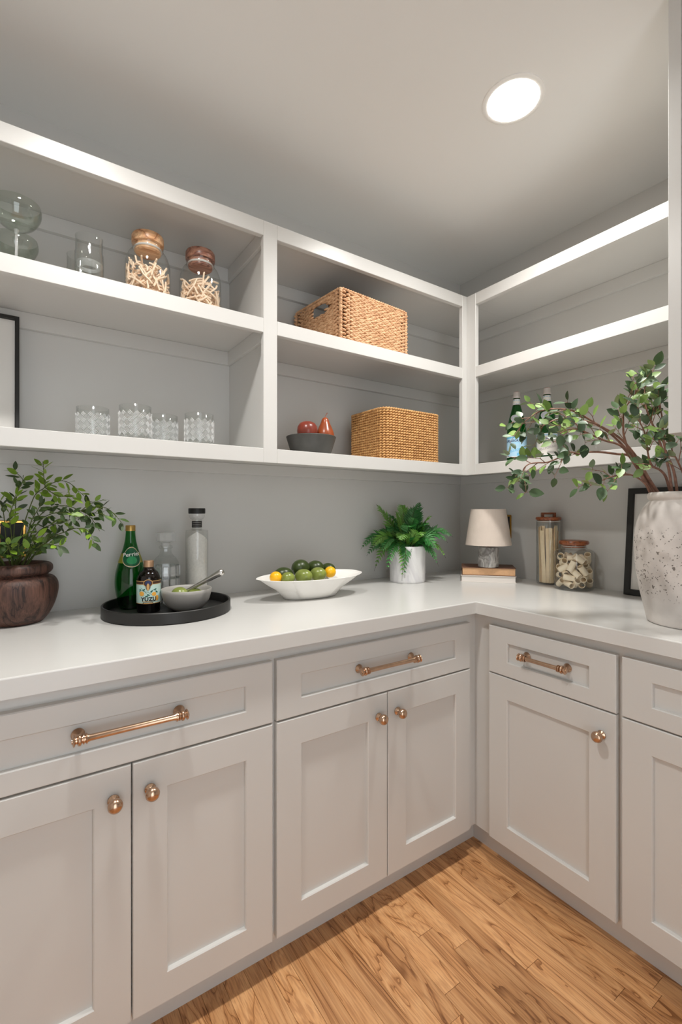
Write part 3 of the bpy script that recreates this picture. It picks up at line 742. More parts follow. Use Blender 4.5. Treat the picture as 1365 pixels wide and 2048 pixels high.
FR = [('avocado', 'dark green fruit at the back left of the boat bowl', (-1.196, -.226, 1.002), .0285, 'avocado', 1.25, .2),
      ('avocado', 'largest dark green fruit heaped highest in the boat bowl', (-1.119, -.216, 1.020), .0335, 'avocado', 1.08, .8),
      ('avocado', 'dark green fruit second from the right in the back row', (-1.053, -.214, 1.017), .0285, 'avocado', 1.2, -.4),
      ('avocado', 'half-hidden dark green fruit behind the right yellow lemon', (-1.000, -.222, 1.008), .0255, 'avocado', 1.2, -.7),
      ('lime', 'leftmost light green lime in the front of the boat bowl', (-1.200, -.268, .996), .0215, 'lime', 1.15, .3),
      ('lime', 'shiny green lime in the middle front of the boat bowl', (-1.138, -.272, .998), .0265, 'lime', 1.25, -.3),
      ('lime', 'light green lime at the front beside the right yellow lemon', (-1.074, -.268, 1.001), .0255, 'lime', 1.25, -.2),
      ('lemon', 'small yellow lemon at the left end of the boat bowl', (-1.238, -.248, .999), .0212, 'lemon', 1.04, 0),
      ('lemon', 'small yellow lemon at the right end of the boat bowl', (-1.018, -.264, 1.004), .0212, 'lemon', 1.04, .4)]
for nm, lb, c, r, m_, sx, rz in FR: fruit(nm, lb, 'fruit', c, r, m_, sx, rz=rz - .6, group='fruit in the white boat bowl')

# ------------------------------------------------------------------ marbled pot with fern
PX, PY = -.5224, -.150
tag(obj('marble_pot', G().lathe([(0, 0), (.078, 0), (.0802, .002), (.0808, .010), (.0812, .140), (.0828, .143), (.0832, .158), (.0815, .163), (.0775, .163), (.0765, .150), (.0755, .135), (0, .130)], 56), 'whitemarble', loc=(PX, PY, ZW), smooth=True, ang=50),
    'white marbled cylinder pot holding a fern near the corner', 'pot')
def frond_geo(p0, p1, p2, width, rng, pairs=17):
    c = [(1 - u) ** 2 * Vector(p0) + 2 * u * (1 - u) * Vector(p1) + u * u * Vector(p2) for u in [k / 24 for k in range(25)]]
    rach = G().tube(c, [.0013 * (1 - .75 * k / 24) + .0003 for k in range(25)], 5)
    g = G(); up = Vector((rng.uniform(-.5, .5) - VX * .55, rng.uniform(-.5, .5) - VY * .55, 1)).normalized()
    for k in range(pairs):
        u = .14 + .84 * k / pairs; i = min(int(u * 24), 23); P = c[i].lerp(c[i + 1], u * 24 - i); T = (c[i + 1] - c[i]).normalized()
        side = T.cross(up); side = side.normalized() if side.length > .1 else Vector((1, 0, 0)); nrm = side.cross(T).normalized()
        Lf = width * sin(pi * min(1, (.26 + .76 * (u - .14) / .84))) ** .8 * rng.uniform(.88, 1.1) + .004
        for s in (-1, 1):
            d = (side * s * .86 + T * .55 + nrm * rng.uniform(-.15, .35)).normalized(); w = Lf * .13 + .0022
            wv = T * w; dr = -nrm * Lf * .16; q = d * Lf
            g.add([P - wv * .5, P + q * .30 - wv * 1.15, P + q * .62 - wv * .85 + dr * .4, P + q + dr + T * Lf * .18, P + q * .62 + wv * .85 + dr * .4, P + q * .30 + wv * 1.15, P + wv * .5, P + q * .30 - nrm * w * .4, P + q * .62 - nrm * w * .3 + dr * .4],
                  [(0, 1, 7), (0, 7, 5, 6), (1, 2, 8, 7), (7, 8, 4, 5), (2, 3, 8), (8, 3, 4)])
    return rach, g
VX, VY = .5628, .8266; RX, RY = .8266, -.5628     # room directions: away from and across the photographer's side
t = thing('fern', 'bushy green fern growing out of the white marbled pot', 'fern', (PX, PY, ZW + .13))
obj('moss', G().lathe([(.0752, 0), (.05, .008), (0, .012)], 28), 'soil', t, smooth=True)
rng = random.Random(11)
def fp(r_, up, dpt): return Vector((RX * r_ + VX * dpt, RY * r_ + VY * dpt, up))
# (tip across, tip height, tip depth, bulge height, width)
FRONDS = [(.066, .235, .05, .17, .032), (-.142, .222, .02, .16, .034), (-.216, .018, -.03, .15, .034), (.205, .072, -.02, .16, .034), (.100, .168, -.06, .15, .036),
          (-.156, -.078, -.05, .14, .032), (-.040, -.112, -.115, .13, .030), (-.030, -.098, -.13, .12, .030), (-.105, -.075, -.10, .13, .030), (.165, -.020, -.05, .13, .032),
          (.120, -.050, -.11, .12, .028), (.075, .182, .06, .16, .026), (.125, .105, .06, .17, .024), (-.06, .19, -.03, .15, .034), (.02, .16, -.09, .14, .032),
          (-.10, .10, -.09, .15, .034), (-.15, .06, .05, .15, .032), (.05, .08, -.12, .14, .032), (-.01, .12, -.12, .16, .034), (.14, .06, .07, .15, .03), (-.19, -.01, -.05, .12, .03), (-.02, .22, .06, .2, .034),
          (-.09, .17, -.06, .17, .038), (.03, .20, -.03, .18, .038), (.07, .13, -.10, .15, .036), (-.05, .06, -.15, .14, .034), (-.13, .01, -.11, .13, .034), (.11, .02, -.12, .14, .034), (.17, .05, -.07, .15, .034), (-.17, .03, -.08, .14, .036), (-.06, .13, .06, .16, .036), (.12, -.03, -.02, .12, .032)]
for k, (tx, tz, td, bz, w) in enumerate(FRONDS):
    p0 = fp(tx * .12, .005, td * .12); p2 = fp(tx, tz, min(td, .10)); p1 = fp(tx * .55, max(bz, tz * .6), td * .55)
    ra, g = frond_geo(p0, p1, p2, w * 1.18, rng)
    fo = obj('frond', g, 'fern2' if k % 4 == 1 or k in (4, 6) else 'fern', t); obj('rachis', ra, 'fernstem', fo)

# ------------------------------------------------------------------ books and little lamp
BR = atan2(-.749, .662); ux, uy = .662, -.749; wx, wy = .749, .662
def book(name, label, corner, z, L, D, H_, cover, pages):
    t = thing(name, label, 'book', (corner[0], corner[1], z), BR)
    c = .0022
    obj('cover', G().box(0, L, 0, D, 0, c, .0006).box(0, L, 0, D, H_ - c, H_, .0006).box(0, L, D - c, D, c, H_ - c), cover, t)
    obj('pages', G().box(.004, L - .004, .004, D - c, c, H_ - c), pages, t)
    return t
book('book', 'cream book lying at the bottom of the two under the lamp', (-.330, -.2965), ZW, .239, .165, .0295, 'cream', 'pagewhite')
book('book', 'brown book with tan pages lying on top, under the lamp', (-.324, -.296), ZW + .0296, .235, .158, .0355, 'covbrown', 'pagetan')
LX, LY, LZ = -.214, -.357, ZW + .0652
t = thing('table_lamp', 'small marble table lamp with linen shade standing on two books', 'lamp', (LX, LY, LZ))
obj('base', G().lathe([(0, 0), (.043, 0), (.0455, .002), (.0455, .088), (.0435, .091), (0, .091)], 44), 'greymarble', t, smooth=True, ang=40)
obj('neck', G().lathe([(.010, .091), (.011, .093), (.006, .096), (.006, .150), (.009, .152), (.009, .175), (0, .176)], 24), 'brass', t, smooth=True)
sh = obj('shade', G().lathe([(.102, .101), (.0775, .264), (.0765, .264), (.101, .101)], 56, close=True), 'linen', t, smooth=True, ang=60)
g = G().tube([(.0745 * cos(2 * pi * k / 40), .0745 * sin(2 * pi * k / 40), .260) for k in range(41)], .0012, 6)
for k in range(3): g.tube([(.008 * cos(2.1 * k), .008 * sin(2.1 * k), .170), (.0745 * cos(2.1 * k), .0745 * sin(2.1 * k), .260)], .0012, 6)
obj('shade_spider', g, 'brass', sh)

# switch plates on the walls
def plate(label, loc, rz, n):
    t = thing('outlet_plate', label, 'wall plate', loc, rz, 'brass wall plates')
    obj('plate', G().box(-.036, .036, -.006, 0, -.0575, .0575, .0025, 2), 'gold', t)
    obj('insert', G().box(-.029, .029, -.0075, -.005, -.050, .050, .001), 'blackcap', t)
plate('brass and black wall plate behind the small lamp', (-.0005, -.291, 1.158), -pi / 2, 1)
plate('brass and black wall plate behind the leafy spray', (-2.010, -.0005, 1.149), 0, 1)

# ------------------------------------------------------------------ storage jars on the worktop
JX, JY = -.058, -.557
t = thing('tall_pasta_jar', 'tall glass jar of flat pasta with handled wooden lid', 'jar', (JX, JY, ZW))
obj('glass_body', G().lathe([(0, .001), (.046, 0), (.0492, .004), (.0498, .010), (.0498, .279), (.0485, .281), (.0482, .279), (.0482, .012), (.045, .006), (0, .005)], 44), 'glass', t, smooth=True, ang=60)
lid = obj('lid', G().lathe([(0, .272), (.0455, .272), (.0455, .2815), (.051, .2820), (.0527, .286), (.0522, .292), (.0495, .2945), (0, .2945)], 44), 'acacia', t, smooth=True, ang=40)
hg = G().box(-.031, -.020, -.008, .008, .2945, .308, .0015).box(.020, .031, -.008, .008, .2945, .308, .0015).box(-.031, .031, -.008, .008, .306, .3145, .0018)
hg.xf(Matrix.Rotation(radians(-38), 4, 'Z')); obj('handle', hg, 'acacia', lid)
obj('seal', G().lathe([(.0470, .2735), (.0480, .275), (.0470, .2765), (.0458, .2765), (.0458, .2735)], 44, close=True), 'mat', lid, smooth=True)
rng = random.Random(3)
strip_me = make_mesh('flat_pasta_strip', G().box(-.0085, .0085, -.0007, .0007, 0, .232), 'strip')
for k in range(24):
    q = k / 24 * 2 * pi + .1; rr = (.0370, .0335, .0300)[k % 3]
    h = rng.uniform(-.06, .06)
    o = link('flat_pasta_strip', strip_me, None, (JX + rr * cos(q), JY + rr * sin(q), ZW + .0075), (0, 0, 0))
    o.rotation_euler = (Matrix.Rotation(q + pi / 2, 3, 'Z') @ Matrix.Rotation(rng.uniform(-.065, .065), 3, 'Y')).to_euler()
    o.scale = (1, 1, rng.uniform(.97, 1.08))
    tag(o, 'long flat pale pasta strip standing in the tall glass jar', 'pasta', 'flat pasta strips in the tall jar')
KX, KY = -.107, -.700
t = thing('squat_pasta_jar', 'squat glass jar of rigatoni with round wooden lid', 'jar', (KX, KY, ZW))
obj('glass_body', G().lathe([(0, .001), (.066, 0), (.0725, .004), (.0750, .012), (.0752, .140)] + smoothprof([(.0752, .140), (.073, .154), (.064, .1635), (.0535, .166), (.0482, .169)])[1:] + [(.0480, .183)], 52), 'glass', t, smooth=True, ang=70)
lid = obj('lid', G().lathe([(0, .172), (.0445, .172), (.0445, .1835), (.0535, .184), (.0568, .189), (.0568, .194), (.0535, .1995), (.040, .2015), (0, .202)], 48), 'acacia', t, smooth=True, ang=40)
obj('seal', G().lathe([(.0450, .176), (.0462, .1775), (.0450, .179), (.0440, .179), (.0440, .176)], 44, close=True), 'mat', lid, smooth=True)
rig = G().lathe([(.0105, -.021), (.0122, -.021), (.0122, .021), (.0105, .021)], 18, close=True)
rig_me = make_mesh('rigatoni', rig, 'rigatoni', True, 50)
rng = random.Random(21)
def segdist(a0, a1, b0, b1):
    m = 9; best = 9
    for i in range(m):
        p = a0.lerp(a1, i / (m - 1)); d = b1 - b0; u = max(0, min(1, (p - b0).dot(d) / d.dot(d))); best = min(best, (p - b0 - d * u).length)
    return best
placed = []; tries = 0
while len(placed) < 46 and tries < 9000:
    tries += 1
    zc = .020 + .128 * (tries / 9000) ** .9 + rng.uniform(-.006, .006)
    q = rng.uniform(0, 2 * pi); rr = .058 * sqrt(rng.uniform(.0, 1)); P = Vector((rr * cos(q), rr * sin(q), zc))
    d = Vector((rng.uniform(-1, 1), rng.uniform(-1, 1), rng.uniform(-.8, .8))).normalized(); a_, b_ = P - d * .012, P + d * .012
    e0, e1 = P - d * .021, P + d * .021
    if max(hypot(e0.x, e0.y), hypot(e1.x, e1.y)) > .0625 or min(e0.z, e1.z) < .016 or max(e0.z, e1.z) > .150: continue
    if any(segdist(a_, b_, u, v) < .0215 for u, v in placed): continue
    placed.append((a_, b_))
    o = link('rigatoni', rig_me, None, (KX + P.x, KY + P.y, ZW + P.z)); o.rotation_euler = d.to_track_quat('Z', 'Y').to_euler()
    tag(o, 'short tube of cream rigatoni in the squat jar', 'pasta', 'rigatoni in the squat jar')

# ------------------------------------------------------------------ picture frames
def picture(label, loc, rz, w, h, lean, bar, cat='picture frame'):
    t = link('picture_frame', None, None, loc, (0, 0, rz)); tag(t, label, cat)
    def T(g): return g.xf(Matrix.Rotation(-lean, 4, 'X'))
    obj('frame', T(ringframe(w, h, bar, bar, bar, bar, .018, .006, .001)), 'frameblack', t)
    obj('mat_board', T(G().box(bar - .002, w - bar + .002, -.009, -.002, bar - .002, h - bar + .002)), 'mat', t)
    obj('print', T(G().box(w * .27, w * .73, -.0098, -.009, h * .25, h * .75)), 'print', t)
    return t
picture('black-framed picture with white mat leaning at the left of the lower shelf', (-2.325, -.068, ZL + .0002), 0, .334, .378, radians(6.0), .0105)
picture('black-framed picture leaning on the right wall behind the speckled vase', (-.052, -.875, ZW + .0002), -pi / 2, .29, .409, radians(5.6), .021)

# ------------------------------------------------------------------ speckled vase and its branches
VSX, VSY = -.408, -1.216
vp = [(0, .004), (.104, 0), (.1085, .003)] + smoothprof([(.1085, .003), (.116, .04), (.127, .09), (.1365, .15), (.1402, .21), (.139, .255), (.132, .295), (.119, .328), (.106, .346), (.1005, .351)])[1:] + [(.1015, .354), (.106, .357), (.1075, .364), (.106, .371), (.102, .375), (.094, .374), (.090, .366), (.089, .345), (.10, .30), (.105, .2), (.09, .05), (0, .03)]
tag(obj('stoneware_vase', G().lathe(vp, 72), 'vase', loc=(VSX, VSY, ZW), smooth=True, ang=60), 'large pale speckled stoneware vase full of leafy branches', 'vase')
def leaf_mesh(name, L, W, mat, point=.5, fold=.25, curl=.2):
    g = G(); n = 6
    for k in range(n + 1):
        u = k / n; w = W / 2 * (sin(pi * u ** point)) ** .8 if 0 < k < n else 0
        z = -curl * L * (u ** 2) * .5
        for s in (-1, 0, 1): g.v.append((u * L, s * w, z + abs(s) * w * fold))
    for k in range(n):
        for s in (0, 1): g.f.append((k * 3 + s, (k + 1) * 3 + s, (k + 1) * 3 + s + 1, k * 3 + s + 1))
    return make_mesh(name, g, mat, True, 60)
def leaf_matrix(P, d, n):
    d = d.normalized(); s = n.cross(d); s = s.normalized() if s.length > 1e-3 else d.orthogonal().normalized(); n = d.cross(s)
    m = Matrix((d, s, n)).transposed().to_4x4(); m.translation = P; return m
def put_leaf(me, parent, base, P, d, n, sc):
    o = bpy.data.objects.new('leaf', me); COL.objects.link(o); o.parent = parent
    m = leaf_matrix(P - base, d, n); o.location = m.to_translation(); o.rotation_euler = m.to_euler(); o.scale = (sc, sc, sc); return o
FIC = [leaf_mesh('leaf', .034, .021, 'ficus', .8, .22, .25), leaf_mesh('leaf', .031, .020, 'ficus2', .8, .18, .1), leaf_mesh('leaf', .037, .022, 'ficus', .85, .3, -.15)]
BRANCH = {
'b1':[(-0.437,-1.136,1.282),(-0.457,-1.116,1.335),(-0.49,-1.087,1.406),(-0.512,-1.065,1.445),(-0.532,-1.046,1.472),(-0.554,-1.024,1.496),(-0.571,-1.006,1.514),(-0.591,-0.986,1.534),(-0.621,-0.959,1.545),(-0.647,-0.934,1.546),(-0.671,-0.912,1.541),(-0.689,-0.893,1.525),(-0.706,-0.874,1.503),(-0.711,-0.865,1.48)],
'b2':[(-0.435,-1.144,1.282),(-0.457,-1.124,1.334),(-0.487,-1.1,1.402),(-0.523,-1.071,1.454),(-0.572,-1.033,1.492),(-0.609,-1.004,1.506),(-0.631,-0.985,1.511),(-0.652,-0.966,1.511),(-0.671,-0.949,1.504),(-0.687,-0.934,1.492),(-0.696,-0.923,1.477)],
'b3':[(-0.437,-1.13,1.282),(-0.476,-1.119,1.33),(-0.52,-1.104,1.388),(-0.558,-1.094,1.423),(-0.607,-1.076,1.435),(-0.641,-1.068,1.444),(-0.68,-1.057,1.456),(-0.71,-1.052,1.461),(-0.743,-1.045,1.459),(-0.775,-1.039,1.446)],
'b4':[(-0.44,-1.128,1.282),(-0.469,-1.116,1.327),(-0.507,-1.098,1.393),(-0.548,-1.079,1.401),(-0.595,-1.055,1.406),(-0.632,-1.038,1.405),(-0.663,-1.026,1.399),(-0.687,-1.017,1.403),(-0.718,-1.005,1.388),(-0.754,-0.988,1.373),(-0.783,-0.976,1.371),(-0.81,-0.966,1.366),(-0.828,-0.962,1.35),(-0.837,-0.965,1.328),(-0.851,-0.963,1.316)],
'b5':[(-0.438,-1.123,1.282),(-0.48,-1.126,1.313),(-0.528,-1.124,1.331),(-0.576,-1.123,1.338),(-0.624,-1.121,1.334),(-0.673,-1.119,1.326),(-0.719,-1.118,1.314),(-0.767,-1.117,1.301)],
'b6':[(-0.433,-1.145,1.282),(-0.476,-1.126,1.341),(-0.524,-1.102,1.41),(-0.546,-1.097,1.453),(-0.556,-1.1,1.487),(-0.564,-1.105,1.526),(-0.562,-1.116,1.54),(-0.556,-1.13,1.561),(-0.562,-1.136,1.577)],
'b7':[(-0.419,-1.172,1.278),(-0.424,-1.164,1.359),(-0.433,-1.153,1.411),(-0.448,-1.137,1.475),(-0.461,-1.123,1.527),(-0.463,-1.117,1.566),(-0.458,-1.115,1.597),(-0.453,-1.113,1.62)],
'b8':[(-0.419,-1.185,1.277),(-0.424,-1.177,1.351),(-0.441,-1.161,1.417),(-0.444,-1.156,1.483),(-0.442,-1.153,1.517),(-0.445,-1.146,1.547),(-0.439,-1.147,1.567)],
'b9':[(-0.417,-1.168,1.278),(-0.454,-1.169,1.331),(-0.494,-1.169,1.351),(-0.536,-1.167,1.36),(-0.569,-1.171,1.385),(-0.599,-1.178,1.424),(-0.629,-1.184,1.45),(-0.667,-1.185,1.476)],
'b10':[(-0.418,-1.197,1.277),(-0.447,-1.211,1.329),(-0.494,-1.212,1.373),(-0.537,-1.216,1.397),(-0.571,-1.226,1.42)],
}
BLAB = {'b1': 'long arching top branch reaching over to the first water bottle', 'b2': 'arching branch just below the top one, ending by the second water bottle', 'b3': 'middle branch of the vase reaching level to the left', 'b4': 'low branch drooping across the shelf edge, longest to the left',
        'b5': 'lowest short branch below the shelf, nearly level', 'b6': 'upright branch rising in the middle of the spray', 'b7': 'tallest branch of the vase with the highest leaves', 'b8': 'upright branch close to the closed wall cabinet',
        'b9': 'front branch bending up over the vase rim', 'b10': 'short branch at the right picture edge under the wall cabinet'}
rng = random.Random(8)
SIDE = {'b1': (10, .34), 'b2': (8, .40), 'b3': (9, .34), 'b4': (12, .34), 'b5': (6, .36), 'b6': (10, .30), 'b7': (11, .28), 'b8': (10, .28), 'b9': (9, .30), 'b10': (6, .35)}
for key, pl in BRANCH.items():
    base = Vector(pl[0]); low = base + (Vector((VSX, VSY, 1.05)) - base) * .8; low.z = 1.03
    t = thing('leafy_branch', BLAB[key], 'branch', tuple(base), 0, 'branches in the speckled vase')
    c = spline(pl, 4); full = [low] + c
    nseg = len(c)
    r0 = .0036 if key not in ('b5', 'b10') else .0028
    g = G().tube([p - base for p in full], [r0] + [r0 * (1 - .78 * k / nseg) + .0004 for k in range(nseg)], 6)
    def leafat(P, T, k, first=False):
        side = T.cross(Vector((0, 0, 1))); side = side.normalized() if side.length > .05 else Vector((1, 0, 0))
        ang = k * 2.4 + rng.uniform(-.6, .6); up = side.cross(T)
        d = (T * rng.uniform(.35, .9) + (side * cos(ang) + up * sin(ang)) * rng.uniform(.6, 1.0) + Vector((0, 0, .15)))
        n = Vector((-.5 + rng.uniform(-.7, .7), -.5 + rng.uniform(-.7, .7), .7 + rng.uniform(-.6, .5)))
        tip = P + d.normalized() * .044
        if tip.x > -.355 or (tip.y < -1.262 and tip.z > 1.40) : return
        me = FIC[rng.choice((0, 0, 1, 2, 1))]
        g.tube([P - base, P + d.normalized() * .007 - base], .0007, 4)
        put_leaf(me, t, base, P + d.normalized() * .006, d, n, rng.uniform(.78, 1.18))
    ns, ts = SIDE[key]; cnt = 0
    def along(u):
        x_ = u * (nseg - 1); i = min(int(x_), nseg - 2); return c[i].lerp(c[i + 1], x_ - i), (c[i + 1] - c[i]).normalized()
    for k in range(ns):
        u = ts + (.92 - ts) * k / max(1, ns - 1); P, T = along(u)
        side = T.cross(Vector((0, 0, 1))); side = side.normalized() if side.length > .05 else Vector((1, 0, 0)); up = side.cross(T)
        ang = k * 2.5 + rng.uniform(-.5, .5); d = (T * .9 + side * cos(ang) * .55 + up * sin(ang) * .75).normalized(); L = rng.uniform(.035, .065)
        q1 = P + d * L * .5 + Vector((0, 0, .004)); q2 = P + d * L + T * L * .25
        if q2.x > -.37: continue
        g.tube([P - base, q1 - base, q2 - base], [.0013, .0010, .0006], 5)
        for j, (Q, TT) in enumerate(((P.lerp(q1, .8), d), (q1.lerp(q2, .5), d), (q2, d), (q2, T))): leafat(Q, TT.normalized(), cnt); cnt += 1
    P, T = along(.985)
    for j in range(3): leafat(P, T, cnt); cnt += 1
    obj('stem', g, 'bark', t, smooth=True)

# ------------------------------------------------------------------ dark turned-wood pot with leafy sprays
WX, WY = -2.0, -.112
wp = [(0, .002), (.060, 0), (.068, .003)] + smoothprof([(.068, .003), (.083, .020), (.098, .052), (.1065, .088), (.1055, .112), (.096, .128), (.083, .134), (.079, .138)])[1:] + smoothprof([(.079, .138), (.0865, .142), (.0925, .151), (.0915, .163), (.084, .170), (.074, .171), (.066, .166)])[1:] + [(.062, .150), (.060, .140), (0, .138)]
tag(obj('wooden_pot', G().lathe(wp, 64), 'potwood', loc=(WX, WY, ZW), smooth=True, ang=50), 'dark brown turned-wood pot at the left end of the worktop', 'pot')
STEMS = [[(-2.003,-0.094,1.08),(-1.985,-0.113,1.177),(-1.959,-0.138,1.268),(-1.946,-0.153,1.29),(-1.931,-0.171,1.303),(-1.933,-0.176,1.327),(-1.935,-0.182,1.362),(-1.936,-0.188,1.375)],[(-1.931,-0.167,1.303),(-1.915,-0.174,1.314),(-1.89,-0.187,1.322),(-1.869,-0.197,1.314),(-1.855,-0.203,1.299),(-1.836,-0.211,1.279),(-1.818,-0.22,1.26)],[(-1.931,-0.167,1.303),(-1.907,-0.204,1.281),(-1.89,-0.235,1.276),(-1.872,-0.268,1.276)],[(-1.996,-0.099,1.08),(-1.98,-0.111,1.135),(-1.962,-0.125,1.191),(-1.93,-0.148,1.235),(-1.9,-0.169,1.249),(-1.871,-0.191,1.248),(-1.844,-0.211,1.235),(-1.826,-0.224,1.224),(-1.812,-0.235,1.202),(-1.808,-0.239,1.188)],[(-1.844,-0.214,1.235),(-1.821,-0.209,1.255),(-1.803,-0.202,1.262),(-1.782,-0.196,1.268)],[(-1.844,-0.214,1.235),(-1.819,-0.228,1.245),(-1.795,-0.239,1.246),(-1.779,-0.247,1.242),(-1.767,-0.251,1.23),(-1.752,-0.256,1.213),(-1.738,-0.262,1.193)],[(-1.826,-0.227,1.23),(-1.801,-0.262,1.228),(-1.789,-0.288,1.222)],[(-1.992,-0.102,1.08),(-1.969,-0.127,1.136),(-1.946,-0.153,1.175),(-1.924,-0.178,1.192),(-1.893,-0.209,1.203),(-1.858,-0.243,1.215),(-1.833,-0.27,1.222)],[(-1.987,-0.117,1.081),(-1.962,-0.146,1.12),(-1.933,-0.178,1.14),(-1.912,-0.205,1.163),(-1.886,-0.234,1.176),(-1.865,-0.261,1.186),(-1.839,-0.29,1.185),(-1.828,-0.31,1.167),(-1.824,-0.325,1.147)],[(-1.983,-0.12,1.081),(-1.963,-0.158,1.116),(-1.943,-0.195,1.139),(-1.926,-0.231,1.144),(-1.91,-0.266,1.141),(-1.899,-0.298,1.141)],[(-2.01,-0.077,1.079),(-2.003,-0.079,1.19),(-1.999,-0.08,1.269),(-1.992,-0.082,1.302),(-1.983,-0.086,1.328),(-2.006,-0.068,1.355)],[(-2.014,-0.098,1.081),(-2.023,-0.11,1.164),(-2.029,-0.124,1.235),(-2.04,-0.135,1.262),(-2.057,-0.142,1.272)],[(-2.005,-0.129,1.083),(-2.009,-0.147,1.166),(-2.013,-0.166,1.219),(-2.004,-0.193,1.256),(-2.0,-0.217,1.276)],[(-2.001,-0.132,1.083),(-1.983,-0.161,1.139),(-1.97,-0.187,1.179),(-1.963,-0.208,1.209),(-1.951,-0.234,1.235),(-1.941,-0.257,1.256)],[(-2.009,-0.138,1.085),(-2.011,-0.173,1.127),(-2.021,-0.203,1.143),(-2.041,-0.225,1.15)],[(-1.998,-0.121,1.082),(-1.972,-0.157,1.149),(-1.947,-0.19,1.203),(-1.922,-0.224,1.225),(-1.896,-0.259,1.23),(-1.872,-0.292,1.227)]]
SPR = [leaf_mesh('leaf', .033, .0150, 'spray', .85, .15, .2), leaf_mesh('leaf', .032, .0155, 'spray2', .85, .12, .1), leaf_mesh('leaf', .028, .0120, 'spray', .85, .2, -.1)]
t = thing('leafy_spray', 'bright green leafy spray arching out of the dark wooden pot', 'plant', (WX, WY, ZW + .139)); base = Vector((WX, WY, ZW + .139))
obj('moss', G().lathe([(.060, .001), (.04, .010), (0, .014)], 24), 'soil', t, smooth=True)
rng = random.Random(14)
for k in range(16):                                  # short basal shoots
    q = k * 2.4; r_ = .02 + .03 * rng.random(); L = rng.uniform(.07, .12); p = Vector((WX + r_ * cos(q), WY + r_ * sin(q), 1.075)); d = Vector((cos(q) * .55, sin(q) * .45 - .12, 1)).normalized()
    pts = [p + d * L * u + Vector((cos(q), sin(q) - .2, 0)) * .03 * u * u for u in (0, .33, .66, 1)]
    STEMS.append([tuple(v) for v in pts])
for si, pl in enumerate(STEMS):
    c = spline(pl, 4); m = len(c); start = pl[0][2] < 1.1
    g = G().tube([p - base for p in c], [(.0016 if start else .0011) * (1 - .65 * k / m) + .0002 for k in range(m)], 5)
    Ls = sum((c[i + 1] - c[i]).length for i in range(m - 1)); u0 = .30 if start else .10
    nl = max(4, int(Ls * (1 - u0) / .0092))
    for k in range(nl):
        u = u0 + (1 - u0) * (k + .5) / nl; x_ = u * (m - 1); i = min(int(x_), m - 2); P = c[i].lerp(c[i + 1], x_ - i); T = (c[i + 1] - c[i]).normalized()
        side = T.cross(Vector((0, 0, 1))); side = side.normalized() if side.length > .05 else Vector((1, 0, 0)); up = side.cross(T)
        ang = k * 2.6 + rng.uniform(-.7, .7)
        d = T * rng.uniform(.4, .9) + (side * cos(ang) + up * sin(ang)) * rng.uniform(.6, 1) + Vector((0, 0, -.12))
        n = Vector((rng.uniform(-.7, .7), -.6 + rng.uniform(-.6, .6), .7 + rng.uniform(-.5, .5)))
        tip = P + d.normalized() * .036
        if tip.y > -.022 or tip.z > 1.388: continue
        g.tube([P - base, P + d.normalized() * .006 - base], .0005, 4)
        bright = 1 if si in (0, 1, 2, 12) or rng.random() < .22 else rng.choice((0, 2))
        put_leaf(SPR[bright], t, base, P + d.normalized() * .005, d, n, rng.uniform(.7, 1.1))
    obj('stem', g, 'greenstem', t, smooth=True)

# ------------------------------------------------------------------ woven baskets
def rrect(w, d, r, n=8):
    p = []
    for cx_, cy_, a0_ in ((w / 2 - r, -d / 2 + r, -pi / 2), (w / 2 - r, d / 2 - r, 0), (-w / 2 + r, d / 2 - r, pi / 2), (-w / 2 + r, -d / 2 + r, pi)):
        for k in range(n + 1): q = a0_ + pi / 2 * k / n; p.append((cx_ + r * cos(q), cy_ + r * sin(q)))
    return p
def walk(poly, step):
    P = poly + [poly[0]]; L = [hypot(P[i + 1][0] - P[i][0], P[i + 1][1] - P[i][1]) for i in range(len(P) - 1)]; tot = sum(L); n = max(8, int(tot / step)); out = []
    for k in range(n):
        s = tot * k / n; i = 0
        while s > L[i] and i < len(L) - 1: s -= L[i]; i += 1
        u = s / L[i] if L[i] else 0; dx, dy = (P[i + 1][0] - P[i][0]), (P[i + 1][1] - P[i][1]); dd = hypot(dx, dy) or 1
        out.append((P[i][0] + dx * u, P[i][1] + dy * u, dx / dd, dy / dd))
    return out, tot / n
BEAD = G().lathe([(0, -1), (.62, -.72), (1, -.1), (.78, .62), (0, 1)], 6)
def bead(g, x, y, z, tx, ty, half, rad_t, rad_h, tilt):
    # long axis along the wall, tilted up by tilt
    T = Vector((tx * cos(tilt), ty * cos(tilt), sin(tilt))); N = Vector((ty, -tx, 0)); B = N.cross(T)
    m = Matrix(((B.x * rad_h, N.x * rad_t, T.x * half, x), (B.y * rad_h, N.y * rad_t, T.y * half, y), (B.z * rad_h, N.z * rad_t, T.z * half, z), (0, 0, 0, 1)))
    g.merge(BEAD, m)
